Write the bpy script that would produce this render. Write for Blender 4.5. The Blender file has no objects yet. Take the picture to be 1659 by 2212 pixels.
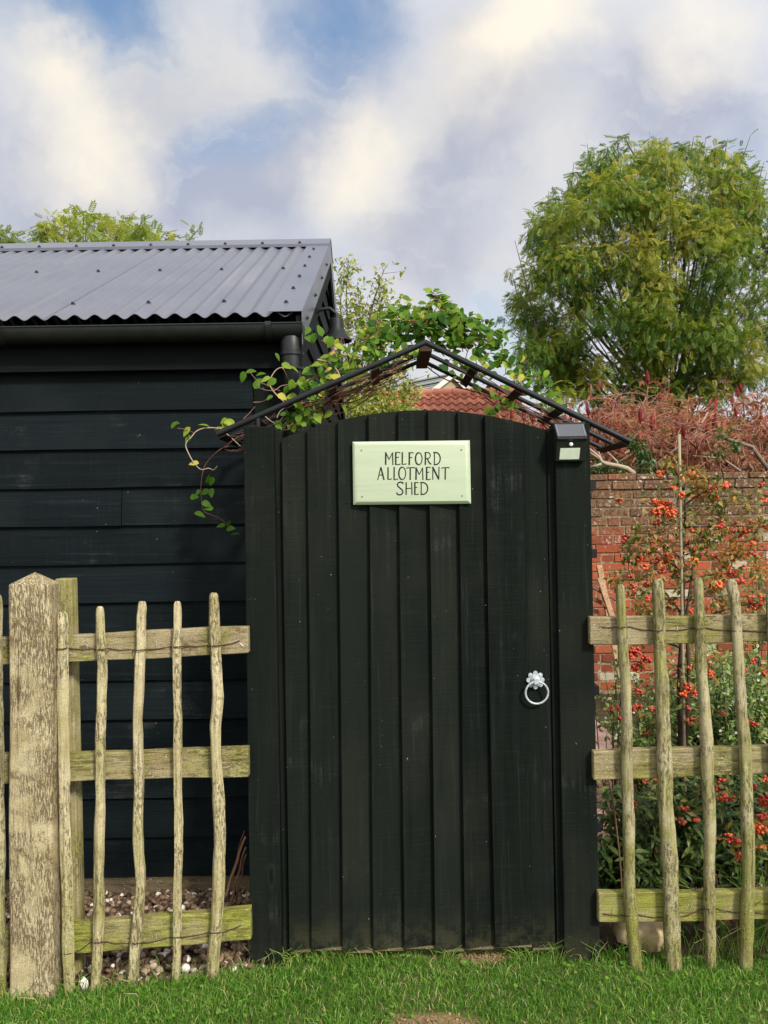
import bpy, bmesh, math, random
import numpy as np
from mathutils import Vector, Matrix

C = bpy.context.scene
COL = C.collection
PI = math.pi
R = math.radians
rng = np.random.default_rng(7)
random.seed(7)

# ------------------------------------------------------------------ camera
F, CX, CY, ROLL, EYE = 1806.0, 829.5, 1106.0, 0.0155, 1.5
cam_d = bpy.data.cameras.new("camera")
cam_d.sensor_fit = 'VERTICAL'
cam_d.sensor_height = 36.0
cam_d.lens = 36.0 * F / 2212.0
cam_d.clip_start = 0.05
cam_d.clip_end = 1000.0
cam = bpy.data.objects.new("camera", cam_d)
cam.location = (0, 0, EYE)
cam.rotation_euler = (R(90), ROLL, 0)
COL.objects.link(cam)
C.camera = cam

# ------------------------------------------------------------------ sun and sky
SUN_EL, SUN_ROT = R(38), R(146)
SDIR = Vector((math.sin(SUN_ROT) * math.cos(SUN_EL), math.cos(SUN_ROT) * math.cos(SUN_EL), math.sin(SUN_EL)))
sd = bpy.data.lights.new("sun", 'SUN')
sd.energy = 3.5
sd.angle = R(9)
sd.color = (1.0, 0.95, 0.86)
so = bpy.data.objects.new("sun", sd)
so.rotation_euler = SDIR.to_track_quat('Z', 'Y').to_euler()
so.location = (0, 0, 20)
COL.objects.link(so)

C.view_settings.view_transform = 'Standard'
C.view_settings.look = 'None'
C.view_settings.exposure = 0.35
C.view_settings.gamma = 1.0
C.render.engine = 'CYCLES'
C.cycles.use_denoising = True
C.cycles.max_bounces = 6
C.cycles.transparent_max_bounces = 8


class NB:
    """small node-tree builder"""
    def __init__(s, nt):
        s.nt = nt
        nt.nodes.clear()

    def n(s, t, **kw):
        nd = s.nt.nodes.new(t)
        for k, v in kw.items():
            setattr(nd, k, v)
        return nd

    def put(s, sock, v):
        if isinstance(v, bpy.types.NodeSocket):
            s.nt.links.new(v, sock)
        elif v is not None:
            if sock.type == 'RGBA' and not isinstance(v, (int, float)) and len(v) == 3:
                v = (*v, 1.0)
            sock.default_value = v

    def obj(s):
        return s.n('ShaderNodeTexCoord').outputs['Object']

    def gen(s):
        return s.n('ShaderNodeTexCoord').outputs['Generated']

    def geo_n(s):
        return s.n('ShaderNodeNewGeometry').outputs['Normal']

    def attr(s, name='tint'):
        a = s.n('ShaderNodeAttribute')
        a.attribute_name = name
        return a.outputs['Fac']

    def math(s, op, a, b=None, c=None, clamp=False):
        nd = s.n('ShaderNodeMath', operation=op)
        nd.use_clamp = clamp
        s.put(nd.inputs[0], a)
        s.put(nd.inputs[1], b)
        s.put(nd.inputs[2], c)
        return nd.outputs[0]

    def vm(s, op, a, b=None, out='Vector'):
        nd = s.n('ShaderNodeVectorMath', operation=op)
        s.put(nd.inputs[0], a)
        s.put(nd.inputs[1], b)
        return nd.outputs[out]

    def scale(s, v, sc):
        return s.vm('MULTIPLY', v, tuple(sc))

    def shift(s, v, t, k=7.0):
        cx = s.n('ShaderNodeCombineXYZ')
        for i, q in enumerate((k, k * 1.7, k * 2.3)):
            s.put(cx.inputs[i], s.math('MULTIPLY', t, q))
        return s.vm('ADD', v, cx.outputs[0])

    def noise(s, v, sc, det=4.0, rough=0.55, dist=0.0, out='Fac'):
        nd = s.n('ShaderNodeTexNoise')
        s.put(nd.inputs['Vector'], v)
        s.put(nd.inputs['Scale'], sc)
        s.put(nd.inputs['Detail'], det)
        s.put(nd.inputs['Roughness'], rough)
        s.put(nd.inputs['Distortion'], dist)
        return nd.outputs[out]

    def voro(s, v, sc, out='Distance', feature='F1', rand=1.0):
        nd = s.n('ShaderNodeTexVoronoi', feature=feature)
        s.put(nd.inputs['Vector'], v)
        s.put(nd.inputs['Scale'], sc)
        if 'Randomness' in nd.inputs:
            s.put(nd.inputs['Randomness'], rand)
        return nd.outputs[out]

    def map(s, v, a, b, c=0.0, d=1.0, smooth=True):
        nd = s.n('ShaderNodeMapRange')
        nd.interpolation_type = 'SMOOTHSTEP' if smooth else 'LINEAR'
        s.put(nd.inputs[0], v)
        for i, q in enumerate((a, b, c, d)):
            s.put(nd.inputs[i + 1], q)
        return nd.outputs[0]

    def mix(s, f, a, b, blend='MIX'):
        nd = s.n('ShaderNodeMix', data_type='RGBA', blend_type=blend)
        s.put(nd.inputs[0], f)
        s.put(nd.inputs[6], a)
        s.put(nd.inputs[7], b)
        return nd.outputs[2]

    def ramp(s, f, stops):
        nd = s.n('ShaderNodeValToRGB')
        e = nd.color_ramp.elements
        while len(e) < len(stops):
            e.new(0.5)
        for i, (p, c) in enumerate(stops):
            e[i].position = p
            e[i].color = (*c, 1)
        s.put(nd.inputs[0], f)
        return nd.outputs[0]

    def sep(s, v, i):
        nd = s.n('ShaderNodeSeparateXYZ')
        s.put(nd.inputs[0], v)
        return nd.outputs[i]

    def bump(s, h, st=0.4, d=0.01):
        nd = s.n('ShaderNodeBump')
        s.put(nd.inputs['Height'], h)
        nd.inputs['Strength'].default_value = st
        nd.inputs['Distance'].default_value = d
        return nd.outputs[0]

    def bsdf(s, col, rough=0.6, spec=0.4, normal=None, metal=0.0, out=True):
        nd = s.n('ShaderNodeBsdfPrincipled')
        s.put(nd.inputs['Base Color'], col)
        s.put(nd.inputs['Roughness'], rough)
        s.put(nd.inputs['Specular IOR Level'], spec)
        s.put(nd.inputs['Metallic'], metal)
        if normal is not None:
            s.put(nd.inputs['Normal'], normal)
        if out:
            s.done(nd.outputs[0])
        return nd.outputs[0]

    def done(s, sh):
        o = s.n('ShaderNodeOutputMaterial')
        s.nt.links.new(sh, o.inputs[0])


def new_mat(name):
    m = bpy.data.materials.new(name)
    m.use_nodes = True
    return m, NB(m.node_tree)


# world -------------------------------------------------------------
def pdir(u, v):
    dx, dy = u - CX, CY - v
    x = dx * math.cos(ROLL) + dy * math.sin(ROLL)
    y = -dx * math.sin(ROLL) + dy * math.cos(ROLL)
    return Vector((x, F, y)).normalized()


W = bpy.data.worlds.new("World")
C.world = W
W.use_nodes = True
wb = NB(W.node_tree)
sky = wb.n('ShaderNodeTexSky')
sky.sky_type = 'NISHITA'
sky.sun_disc = False
sky.sun_elevation = SUN_EL
sky.sun_rotation = SUN_ROT
sky.air_density = 1.0
sky.dust_density = 0.6
WS = 0.1
d = wb.gen()
wn = wb.noise(d, 4.2, 6.0, 0.58, out='Color')
warp = wb.vm('SUBTRACT', wn, (0.5, 0.5, 0.5))
dw = wb.vm('ADD', d, wb.scale(warp, (0.24, 0.24, 0.24)))
fine = wb.noise(dw, 7.0, 5.0, 0.55)
big = wb.noise(dw, 2.1, 3.0, 0.5)
wisp = wb.noise(wb.scale(dw, (1.0, 1.0, 2.2)), 9.0, 7.0, 0.62, 0.6)


def blobs(lst):
    acc = None
    for (u, v, r, w) in lst:
        q = pdir(u, v)
        ds = wb.vm('DISTANCE', dw, tuple(q), out='Value')
        f = wb.map(ds, r / F * 1.22, 0.0, 0.0, w)
        acc = f if acc is None else wb.math('ADD', acc, f)
    return acc


warm = blobs([(250, 290, 170, 0.80), (140, 210, 170, 0.30), (1040, 150, 140, 0.75), (1130, 80, 140, 0.55), (1230, 10, 140, 0.75),
              (1490, 10, 150, 0.95), (810, 400, 170, 0.65), (790, 490, 130, 0.22), (1080, 580, 170, 0.22), (760, 290, 100, 0.30), (900, 250, 120, 0.22),
              (450, 130, 130, 0.35), (500, 200, 110, 0.22), (1180, 340, 140, 0.28), (60, 110, 120, 0.38), (170, 110, 110, 0.25), (920, 700, 180, 0.25), (640, 330, 90, 0.2), (1350, 120, 100, 0.2)])
blue = blobs([(330, 10, 150, 0.95), (210, 0, 120, 0.7), (700, -10, 150, 0.95), (660, 150, 130, 0.30), (560, 110, 80, 0.15), (480, 330, 120, 0.40),
              (570, 290, 110, 0.28), (820, 90, 100, 0.25), (50, 0, 110, 0.7), (1080, 680, 140, 0.55), (1000, 650, 110, 0.3), (1310, 50, 80, 0.35), (1620, 350, 130, 0.35), (320, 140, 110, 0.35), (740, 600, 120, 0.2)])
lav = blobs([(1030, 270, 170, 0.95), (970, 480, 150, 0.7), (1330, 190, 180, 0.7), (560, 470, 190, 0.6), (580, 380, 160, 0.6), (1480, 190, 170, 0.55), (1600, 240, 120, 0.5),
             (30, 340, 170, 0.7), (400, 230, 130, 0.7), (1000, 100, 90, 0.5), (250, 470, 200, 0.4), (1230, 480, 160, 0.35), (890, 580, 130, 0.55), (700, 200, 170, 0.75), (300, 150, 130, 0.5), (100, 480, 200, 0.3), (420, 420, 150, 0.35)])
front = wb.map(wb.sep(d, 1), 0.35, 0.75)
wildw = wb.map(big, 0.42, 0.68)
wildb = wb.map(wb.noise(dw, 1.7, 2.0, 0.5), 0.52, 0.66)
inv = wb.math('SUBTRACT', 1.0, front)
warm = wb.math('ADD', warm, wb.math('MULTIPLY', wildw, wb.math('MULTIPLY', inv, 0.7)))
blue = wb.math('ADD', blue, wb.math('MULTIPLY', wildb, wb.math('MULTIPLY', inv, 0.6)))
jit = wb.map(fine, 0.3, 0.7, 0.68, 1.22, smooth=False)
warm = wb.math('MULTIPLY', warm, jit, clamp=True)
blue = wb.math('MULTIPLY', blue, wb.map(fine, 0.3, 0.7, 1.2, 0.7, smooth=False), clamp=True)
lav = wb.math('MULTIPLY', lav, wb.map(fine, 0.3, 0.7, 1.45, 0.75, smooth=False), clamp=True)
K = 1.0 / WS
base = wb.mix(lav, (0.575 * K, 0.595 * K, 0.645 * K), (0.385 * K, 0.415 * K, 0.512 * K))
skyb = wb.mix(1.0, sky.outputs[0], (1.3, 1.35, 1.3), blend='MULTIPLY')
skyb = wb.mix(0.35, skyb, (0.17 * K, 0.31 * K, 0.56 * K))
base = wb.mix(blue, base, skyb)
base = wb.mix(wb.map(wisp, 0.48, 0.72, 0.0, 0.32), base, (0.66 * K, 0.66 * K, 0.67 * K))
base = wb.mix(warm, base, (0.84 * K, 0.775 * K, 0.665 * K))
# clouds close to the sun (behind the photographer) are brightened as added fill light
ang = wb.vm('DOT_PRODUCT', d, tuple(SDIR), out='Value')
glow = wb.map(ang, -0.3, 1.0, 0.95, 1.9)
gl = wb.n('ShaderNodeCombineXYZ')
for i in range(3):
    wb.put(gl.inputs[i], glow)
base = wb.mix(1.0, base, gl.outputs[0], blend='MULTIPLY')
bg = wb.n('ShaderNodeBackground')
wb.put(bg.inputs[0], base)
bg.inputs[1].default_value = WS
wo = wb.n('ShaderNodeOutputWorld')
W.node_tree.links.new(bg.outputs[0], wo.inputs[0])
W.cycles.sampling_method = 'MANUAL'
W.cycles.sample_map_resolution = 512


# ------------------------------------------------------------------ geometry helpers
def P(u, v, D):
    """point seen at (u, v) on the 1659 x 2212 view that stands D metres away from the camera plane"""
    dx, dy = u - CX, CY - v
    x = dx * math.cos(ROLL) + dy * math.sin(ROLL)
    y = -dx * math.sin(ROLL) + dy * math.cos(ROLL)
    return Vector((x * D / F, D, EYE + y * D / F))


def pz(v, D, u=CX):
    return P(u, v, D).z


def px(u, D, v=CY):
    return P(u, v, D).x


class MB:
    def __init__(s):
        s.v, s.t, s.f, s.n = [], [], {}, 0
        s.tint = 0.5

    def add(s, verts, faces, tint=None):
        verts = np.asarray(verts, dtype=np.float64).reshape(-1, 3)
        k = len(verts)
        t = s.tint if tint is None else tint
        s.v.append(verts)
        s.t.append(np.full(k, t) if np.isscalar(t) else np.asarray(t, dtype=np.float64))
        if isinstance(faces, np.ndarray):
            s.f.setdefault(faces.shape[1], []).append(faces + s.n)
        else:
            by = {}
            for q in faces:
                by.setdefault(len(q), []).append(q)
            for L, q in by.items():
                s.f.setdefault(L, []).append(np.asarray(q, dtype=np.int64) + s.n)
        s.n += k

    def hexa(s, c8, tint=None):
        """eight corners: bottom ring then top ring"""
        s.add([tuple(p) for p in c8], [(3, 2, 1, 0), (4, 5, 6, 7), (0, 1, 5, 4), (1, 2, 6, 5), (2, 3, 7, 6), (3, 0, 4, 7)], tint)

    def box(s, lo, hi, tint=None, rot=None, piv=None):
        x0, y0, z0 = lo
        x1, y1, z1 = hi
        c = [Vector(q) for q in ((x0, y0, z0), (x1, y0, z0), (x1, y1, z0), (x0, y1, z0), (x0, y0, z1), (x1, y0, z1), (x1, y1, z1), (x0, y1, z1))]
        if rot is not None:
            pv = Vector(piv) if piv is not None else (Vector(lo) + Vector(hi)) / 2
            c = [rot @ (q - pv) + pv for q in c]
        s.hexa(c, tint)

    def prism(s, poly, dvec, tint=None):
        """poly: list of 3d points (planar), extruded by dvec"""
        n = len(poly)
        d_ = Vector(dvec)
        a = [Vector(p) for p in poly]
        vs = [tuple(p) for p in a] + [tuple(p + d_) for p in a]
        fs = [tuple(range(n))[::-1], tuple(range(n, 2 * n))]
        fs += [(i, (i + 1) % n, n + (i + 1) % n, n + i) for i in range(n)]
        s.add(vs, fs, tint)

    def tube(s, path, rad, sides=6, tint=None, cap=True, shape=None):
        p = [Vector(q) for q in path]
        n = len(p)
        if np.isscalar(rad):
            rad = [rad] * n
        prev = None
        vs = []
        for i in range(n):
            t = (p[min(i + 1, n - 1)] - p[max(i - 1, 0)])
            if t.length < 1e-9:
                t = Vector((0, 0, 1))
            t.normalize()
            if prev is None:
                a = Vector((0, -1, 0)) if abs(t.y) < 0.9 else Vector((1, 0, 0))
            else:
                a = prev
            x = (a - t * a.dot(t)).normalized()
            prev = x
            y = t.cross(x)
            for k in range(sides):
                an = 2 * PI * k / sides
                m = 1.0 if shape is None else shape[k]
                vs.append(tuple(p[i] + (x * math.cos(an) + y * math.sin(an)) * rad[i] * m))
        fs = []
        for i in range(n - 1):
            for k in range(sides):
                k2 = (k + 1) % sides
                fs.append((i * sides + k, i * sides + k2, (i + 1) * sides + k2, (i + 1) * sides + k))
        if cap:
            fs.append(tuple(range(sides))[::-1])
            fs.append(tuple(range((n - 1) * sides, n * sides)))
        s.add(vs, fs, tint)

    def lathe(s, prof, c, axis=Vector((0, 0, 1)), seg=20, tint=None, closed=False):
        """prof: (radius, height) pairs along axis from c"""
        ax = axis.normalized()
        a = Vector((1, 0, 0)) if abs(ax.x) < 0.9 else Vector((0, 1, 0))
        x = (a - ax * a.dot(ax)).normalized()
        y = ax.cross(x)
        vs, fs = [], []
        m = len(prof)
        for r, h in prof:
            for k in range(seg):
                an = 2 * PI * k / seg
                vs.append(tuple(Vector(c) + ax * h + (x * math.cos(an) + y * math.sin(an)) * max(r, 1e-4)))
        for i in range(m - 1):
            for k in range(seg):
                k2 = (k + 1) % seg
                fs.append((i * seg + k, i * seg + k2, (i + 1) * seg + k2, (i + 1) * seg + k))
        if closed:
            for k in range(seg):
                k2 = (k + 1) % seg
                fs.append(((m - 1) * seg + k, (m - 1) * seg + k2, k2, k))
        else:
            fs.append(tuple(range(seg))[::-1])
            fs.append(tuple(range((m - 1) * seg, m * seg)))
        s.add(vs, fs, tint)

    def inst(s, tv, tf, pos, mats, tints):
        """template verts (n,3), faces (m,k), placed k times"""
        pos = np.asarray(pos)
        k, n = len(pos), len(tv)
        if k == 0:
            return
        vs = np.einsum('kij,nj->kni', mats, tv) + pos[:, None, :]
        fs = (tf[None, :, :] + (np.arange(k) * n)[:, None, None]).reshape(-1, tf.shape[1])
        s.add(vs.reshape(-1, 3), fs, np.repeat(np.asarray(tints), n))

    def build(s, name, mat, parent=None, smooth=False, bevel=0.0, seg=1, loc=None, angle=None):
        v = np.concatenate(s.v)
        t = np.concatenate(s.t)
        off = Vector((0, 0, 0))
        if parent is not None:
            q = parent
            while q is not None:
                off += q.location
                q = q.parent
        elif loc is not None:
            off = Vector(loc)
        else:
            off = Vector(((v[:, 0].min() + v[:, 0].max()) / 2, (v[:, 1].min() + v[:, 1].max()) / 2, v[:, 2].min()))
        v = v - np.array(off)
        me = bpy.data.meshes.new(name)
        loops, starts, tot = [], [], 0
        for L, lst in s.f.items():
            a = np.concatenate(lst)
            loops.append(a.reshape(-1))
            starts.append(tot + np.arange(len(a)) * L)
            tot += a.size
        loops = np.concatenate(loops).astype(np.int32)
        starts = np.concatenate(starts).astype(np.int32)
        me.vertices.add(len(v))
        me.vertices.foreach_set('co', v.astype(np.float32).reshape(-1))
        me.loops.add(len(loops))
        me.loops.foreach_set('vertex_index', loops)
        me.polygons.add(len(starts))
        me.polygons.foreach_set('loop_start', starts)
        at = me.attributes.new('tint', 'FLOAT', 'POINT')
        at.data.foreach_set('value', t.astype(np.float32))
        me.update(calc_edges=True)
        me.validate()
        if bevel > 0:
            bm = bmesh.new()
            bm.from_mesh(me)
            bmesh.ops.recalc_face_normals(bm, faces=bm.faces)
            ed = [e for e in bm.edges if len(e.link_faces) == 2 and e.calc_face_angle(0) > R(28)]
            bmesh.ops.bevel(bm, geom=ed, offset=bevel, segments=seg, affect='EDGES', profile=0.6, clamp_overlap=True)
            bm.to_mesh(me)
            bm.free()
        me.polygons.foreach_set('use_smooth', [bool(smooth)] * len(me.polygons))
        if smooth and angle is not None:
            me.set_sharp_from_angle(angle=angle)
        o = bpy.data.objects.new(name, me)
        if mat is not None:
            me.materials.append(mat)
        COL.objects.link(o)
        if parent is not None:
            o.parent = parent
        else:
            o.location = off
        return o


def tag(o, label=None, cat=None, group=None, kind=None):
    if label:
        o['label'] = label
    if cat:
        o['category'] = cat
    if group:
        o['group'] = group
    if kind:
        o['kind'] = kind
    return o


def thing(name, label, cat, loc, group=None):
    o = bpy.data.objects.new(name, None)
    o.empty_display_size = 0.1
    o.location = loc
    COL.objects.link(o)
    return tag(o, label, cat, group)


def copy_part(o, parent, loc):
    c = o.copy()
    COL.objects.link(c)
    c.parent = parent
    c.location = loc
    return c


# leaf templates ------------------------------------------------------
def leaf_template(nseg=4, width=0.3, fold=0.25, curl=0.25, peak=0.4):
    vs, fs = [], []
    for i in range(nseg + 1):
        t = i / nseg
        w = width * (math.sin(PI * t ** (math.log(0.5) / math.log(peak))) ** 0.8) if 0 < t < 1 else 0.012
        z = -curl * t * t
        vs += [(t, -w, z + fold * w), (t, 0, z), (t, w, z + fold * w)]
    for i in range(nseg):
        a = i * 3
        fs += [(a, a + 1, a + 4, a + 3), (a + 1, a + 2, a + 5, a + 4)]
    return np.array(vs), np.array(fs)


def pinnate_template(pairs=5, length=1.0, lw=0.155, ll=0.36, droop=0.35):
    vs, fs = [], []

    def leaf(base, ang, side, ln):
        c, s_ = math.cos(ang), math.sin(ang) * side
        dirv = np.array((c, s_, -0.18))
        nrm = np.array((-s_, c, 0.0))
        b = np.array(base)
        i = len(vs)
        vs.extend([b, b + dirv * ln * 0.45 + nrm * lw * 0.5, b + dirv * ln + np.array((0, 0, -0.06)), b + dirv * ln * 0.45 - nrm * lw * 0.5])
        fs.append((i, i + 1, i + 2, i + 3))
    for k in range(pairs):
        t = 0.22 + 0.68 * k / (pairs - 1)
        bz = -droop * t * t
        for sd_ in (-1, 1):
            leaf((t * length, 0, bz), R(58), sd_, ll * (1.0 - 0.25 * abs(k - pairs * 0.45) / pairs))
    leaf((0.93 * length, 0, -droop * 0.87), 0.0, 1, ll)
    i = len(vs)
    w = 0.012
    vs.extend([np.array((0, -w, 0)), np.array((0, w, 0)), np.array((0.95, w, -droop * 0.9)), np.array((0.95, -w, -droop * 0.9))])
    fs.append((i, i + 1, i + 2, i + 3))
    return np.array(vs), np.array(fs)


def frames(dirs, normals, size):
    x = dirs / np.maximum(np.linalg.norm(dirs, axis=1, keepdims=True), 1e-9)
    z = normals - x * np.sum(normals * x, axis=1, keepdims=True)
    z = z / np.maximum(np.linalg.norm(z, axis=1, keepdims=True), 1e-9)
    y = np.cross(z, x)
    m = np.stack([x, y, z], axis=2)
    return m * np.asarray(size).reshape(-1, 1, 1)


def rand_unit(n):
    v = rng.normal(size=(n, 3))
    return v / np.linalg.norm(v, axis=1, keepdims=True)


def ico(sub=1):
    bm = bmesh.new()
    bmesh.ops.create_icosphere(bm, subdivisions=sub, radius=1.0)
    v = np.array([q.co[:] for q in bm.verts])
    f = np.array([[q.index for q in fc.verts] for fc in bm.faces])
    bm.free()
    return v, f


LEAF = leaf_template()
LEAF_LONG = leaf_template(4, 0.14, 0.2, 0.3, 0.45)
LEAF_FAR = leaf_template(2, 0.24, 0.2, 0.2, 0.45)
PINN = pinnate_template()
ICO1, ICO2, ICO3 = ico(1), ico(2), ico(3)


# ------------------------------------------------------------------ materials
def m_black_wood(name, c1, c2, axis, rough=0.7, spec=0.07, speck=0.72, green=0.0, brown=(0.0125, 0.0135, 0.0095), wear=0.26):
    m, b = new_mat(name)
    o = b.obj()
    t = b.attr()
    v = b.shift(o, t, 9.0)
    gs = {'z': (70, 70, 2.6), 'x': (2.6, 70, 70)}[axis]
    gl_ = {'z': (11, 11, 0.9), 'x': (0.9, 11, 11)}[axis]
    g = b.noise(b.scale(v, gs), 1.0, 6.0, 0.68, 0.5)
    l_ = b.noise(b.scale(v, gl_), 1.0, 5.0, 0.6, 1.0)
    grit = b.noise(v, 170.0, 3.0, 0.7)
    # saw marks across the grain
    sm = {'z': (7, 7, 210), 'x': (210, 7, 7)}[axis]
    saw = b.noise(b.scale(v, sm), 1.0, 2.0, 0.5)
    hi = tuple(q * 3.2 + 0.004 for q in c2)
    col = b.mix(b.map(l_, 0.34, 0.68), c1, c2)
    col = b.mix(b.math('MULTIPLY', b.map(b.noise(v, 1.9, 4.0, 0.55), 0.47, 0.66), 0.8), col, brown)
    col = b.mix(b.math('MULTIPLY', b.map(g, 0.54, 0.72), 0.42), col, hi)
    col = b.mix(b.math('MULTIPLY', b.map(g, 0.44, 0.28), 0.75), col, tuple(q * 0.3 for q in c1))
    col = b.mix(b.math('MULTIPLY', b.map(saw, 0.52, 0.72), 0.12), col, hi)
    col = b.mix(b.math('MULTIPLY', t, 0.45), col, tuple(q * 2.0 for q in c2))
    # knots
    kd = b.voro(b.scale(v, {'z': (7, 7, 1.7), 'x': (1.7, 7, 7)}[axis]), 1.0)
    kd = b.math('ADD', kd, b.math('MULTIPLY', b.math('SUBTRACT', b.noise(v, 18.0, 3.0, 0.6), 0.5), 0.05))
    ring = b.math('SINE', b.math('MULTIPLY', kd, 110.0))
    kn = b.math('MULTIPLY', b.map(kd, 0.13, 0.04), b.map(ring, -0.6, 1.0))
    col = b.mix(b.math('MULTIPLY', kn, 0.30), col, hi)
    col = b.mix(b.math('MULTIPLY', b.map(kd, 0.05, 0.02), 0.7), col, tuple(q * 0.3 for q in c1))
    # scuffed, rubbed patches where the stain has worn
    sc = b.math('MULTIPLY', b.map(b.noise(v, 4.6, 4.0, 0.6), 0.58, 0.74), b.map(b.math('ADD', b.math('MULTIPLY', g, 0.6), b.math('MULTIPLY', grit, 0.4)), 0.45, 0.60))
    col = b.mix(b.math('MULTIPLY', sc, wear), col, (0.085, 0.088, 0.080))
    sp = b.map(b.noise(v, 105.0, 2.0, 0.5), speck, speck + 0.03)
    col = b.mix(b.math('MULTIPLY', sp, 0.7), col, (0.33, 0.34, 0.31))
    if green > 0:
        h = b.map(b.sep(o, 2), 0.20, 0.0)
        gm = b.math('MULTIPLY', h, b.map(b.math('ADD', b.noise(v, 9.0, 5.0, 0.65), b.math('MULTIPLY', b.math('SUBTRACT', grit, 0.5), 0.3)), 0.40, 0.58))
        col = b.mix(b.math('MULTIPLY', gm, green), col, (0.085, 0.078, 0.038))
    hgt = b.math('ADD', b.math('MULTIPLY', g, 0.8), b.math('ADD', b.math('MULTIPLY', saw, 0.3), b.math('MULTIPLY', grit, 0.2)))
    b.bsdf(col, b.map(l_, 0.2, 0.8, rough - 0.08, rough + 0.15), spec, b.bump(hgt, 0.7, 0.005))
    return m


def m_old_wood(name, c1, c2, axis, algae=0.5, dark=0.5, dark_c=(0.060, 0.045, 0.026), algae_c=(0.125, 0.125, 0.022), lowgreen=0.0, speck=0.52, patch=0.44, fleck=1.0):
    m, b = new_mat(name)
    o = b.obj()
    t = b.attr()
    v = b.shift(o, t, 5.0)
    gs = {'z': (85, 85, 5), 'x': (5, 85, 85)}[axis]
    ds = {'z': (150, 150, 42), 'x': (42, 150, 150)}[axis]
    ds = ds if fleck == 1.0 else (260, 260, 44)
    g = b.noise(b.scale(v, gs), 1.0, 5.0, 0.68, 0.7)
    l_ = b.noise(v, 6.0, 5.0, 0.62, 0.5)
    grit = b.noise(v, 240.0, 3.0, 0.7)
    col = b.mix(b.map(l_, 0.32, 0.7), c1, c2)
    gm = b.math('MULTIPLY', b.map(b.math('ADD', b.noise(v, 4.6, 6.0, 0.66), b.math('MULTIPLY', b.math('SUBTRACT', grit, 0.5), 0.25)), 0.45, 0.60), algae)
    col = b.mix(gm, col, b.mix(b.map(g, 0.35, 0.65), algae_c, tuple(q * 1.9 for q in algae_c)))
    if lowgreen > 0:
        wz = b.sep(o, 2)
        lg = b.math('MULTIPLY', b.map(wz, 0.60, 0.02), b.map(b.noise(v, 7.0, 5.0, 0.65), 0.32, 0.55))
        col = b.mix(b.math('MULTIPLY', lg, lowgreen), col, b.mix(b.map(grit, 0.4, 0.6), algae_c, tuple(q * 1.8 for q in algae_c)))
    # open grain, drying cracks
    col = b.mix(b.math('MULTIPLY', b.map(g, 0.50, 0.30), 0.75), col, dark_c)
    col = b.mix(b.math('MULTIPLY', b.map(g, 0.58, 0.75), 0.5), col, tuple(min(0.75, q * 1.4) for q in c2))
    # mould and bark flecks
    dm = b.math('MULTIPLY', b.map(b.noise(b.scale(v, ds), 1.0, 4.0, 0.68), speck, speck + 0.07),
                b.map(b.noise(v, 4.4, 5.0, 0.66, 0.4), patch, patch + 0.14))
    col = b.mix(b.math('MULTIPLY', dm, dark), col, dark_c)
    # pale lichen crumbs
    li = b.math('MULTIPLY', b.map(b.noise(v, 150.0, 2.0, 0.6), 0.62, 0.68), b.map(b.noise(v, 9.0, 3.0, 0.6), 0.46, 0.58))
    col = b.mix(b.math('MULTIPLY', li, 0.6), col, (0.50, 0.48, 0.36))
    # knots
    kd = b.voro(b.scale(v, {'z': (9, 9, 2.4), 'x': (2.4, 9, 9)}[axis]), 1.0)
    col = b.mix(b.math('MULTIPLY', b.map(kd, 0.13, 0.04), 0.7), col, dark_c)
    col = b.mix(0.55, col, b.mix(b.map(grit, 0.32, 0.68), (0.55, 0.55, 0.55), (1.45, 1.45, 1.45)), blend='MULTIPLY')
    h = b.math('SUBTRACT', b.math('ADD', g, b.math('MULTIPLY', grit, 0.5)), b.math('MULTIPLY', dm, 0.5))
    b.bsdf(col, 0.85, 0.15, b.bump(h, 0.9, 0.005))
    return m


def m_leaf(name, stops, rough=0.5, trans=0.35, vein=False, spec=0.35):
    m, b = new_mat(name)
    t = b.attr()
    o = b.obj()
    f = b.math('ADD', t, b.math('MULTIPLY', b.math('SUBTRACT', b.noise(o, 38.0 if vein else 3.0, 3.0, 0.6), 0.5), 0.35), clamp=True)
    col = b.ramp(f, stops)
    p = b.bsdf(col, rough, spec, out=False)
    tr = b.n('ShaderNodeBsdfTranslucent')
    b.put(tr.inputs[0], b.mix(1.0, col, (1.35, 1.4, 0.75), blend='MULTIPLY'))
    mx = b.n('ShaderNodeMixShader')
    mx.inputs[0].default_value = trans
    b.nt.links.new(p, mx.inputs[1])
    b.nt.links.new(tr.outputs[0], mx.inputs[2])
    b.done(mx.outputs[0])
    return m


def m_plain(name, col, rough=0.5, spec=0.4, metal=0.0, var=0.15, sc=20.0, bump=0.0):
    m, b = new_mat(name)
    o = b.obj()
    nz = b.noise(o, sc, 4.0, 0.6)
    c = b.mix(b.map(nz, 0.3, 0.7), tuple(q * (1 - var) for q in col), tuple(min(1, q * (1 + var)) for q in col))
    b.bsdf(c, b.map(nz, 0.2, 0.8, rough * 0.85, min(1, rough * 1.15)), spec, b.bump(nz, bump, 0.003) if bump else None, metal)
    return m


def m_tint(name, stops, rough=0.7, spec=0.25, nsc=40.0, nm=0.3, bump=0.4):
    m, b = new_mat(name)
    o = b.obj()
    t = b.attr()
    nz = b.noise(b.shift(o, t, 3.0), nsc, 5.0, 0.62)
    f = b.math('ADD', t, b.math('MULTIPLY', b.math('SUBTRACT', nz, 0.5), nm), clamp=True)
    b.bsdf(b.ramp(f, stops), rough, spec, b.bump(nz, bump, 0.004))
    return m


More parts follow.
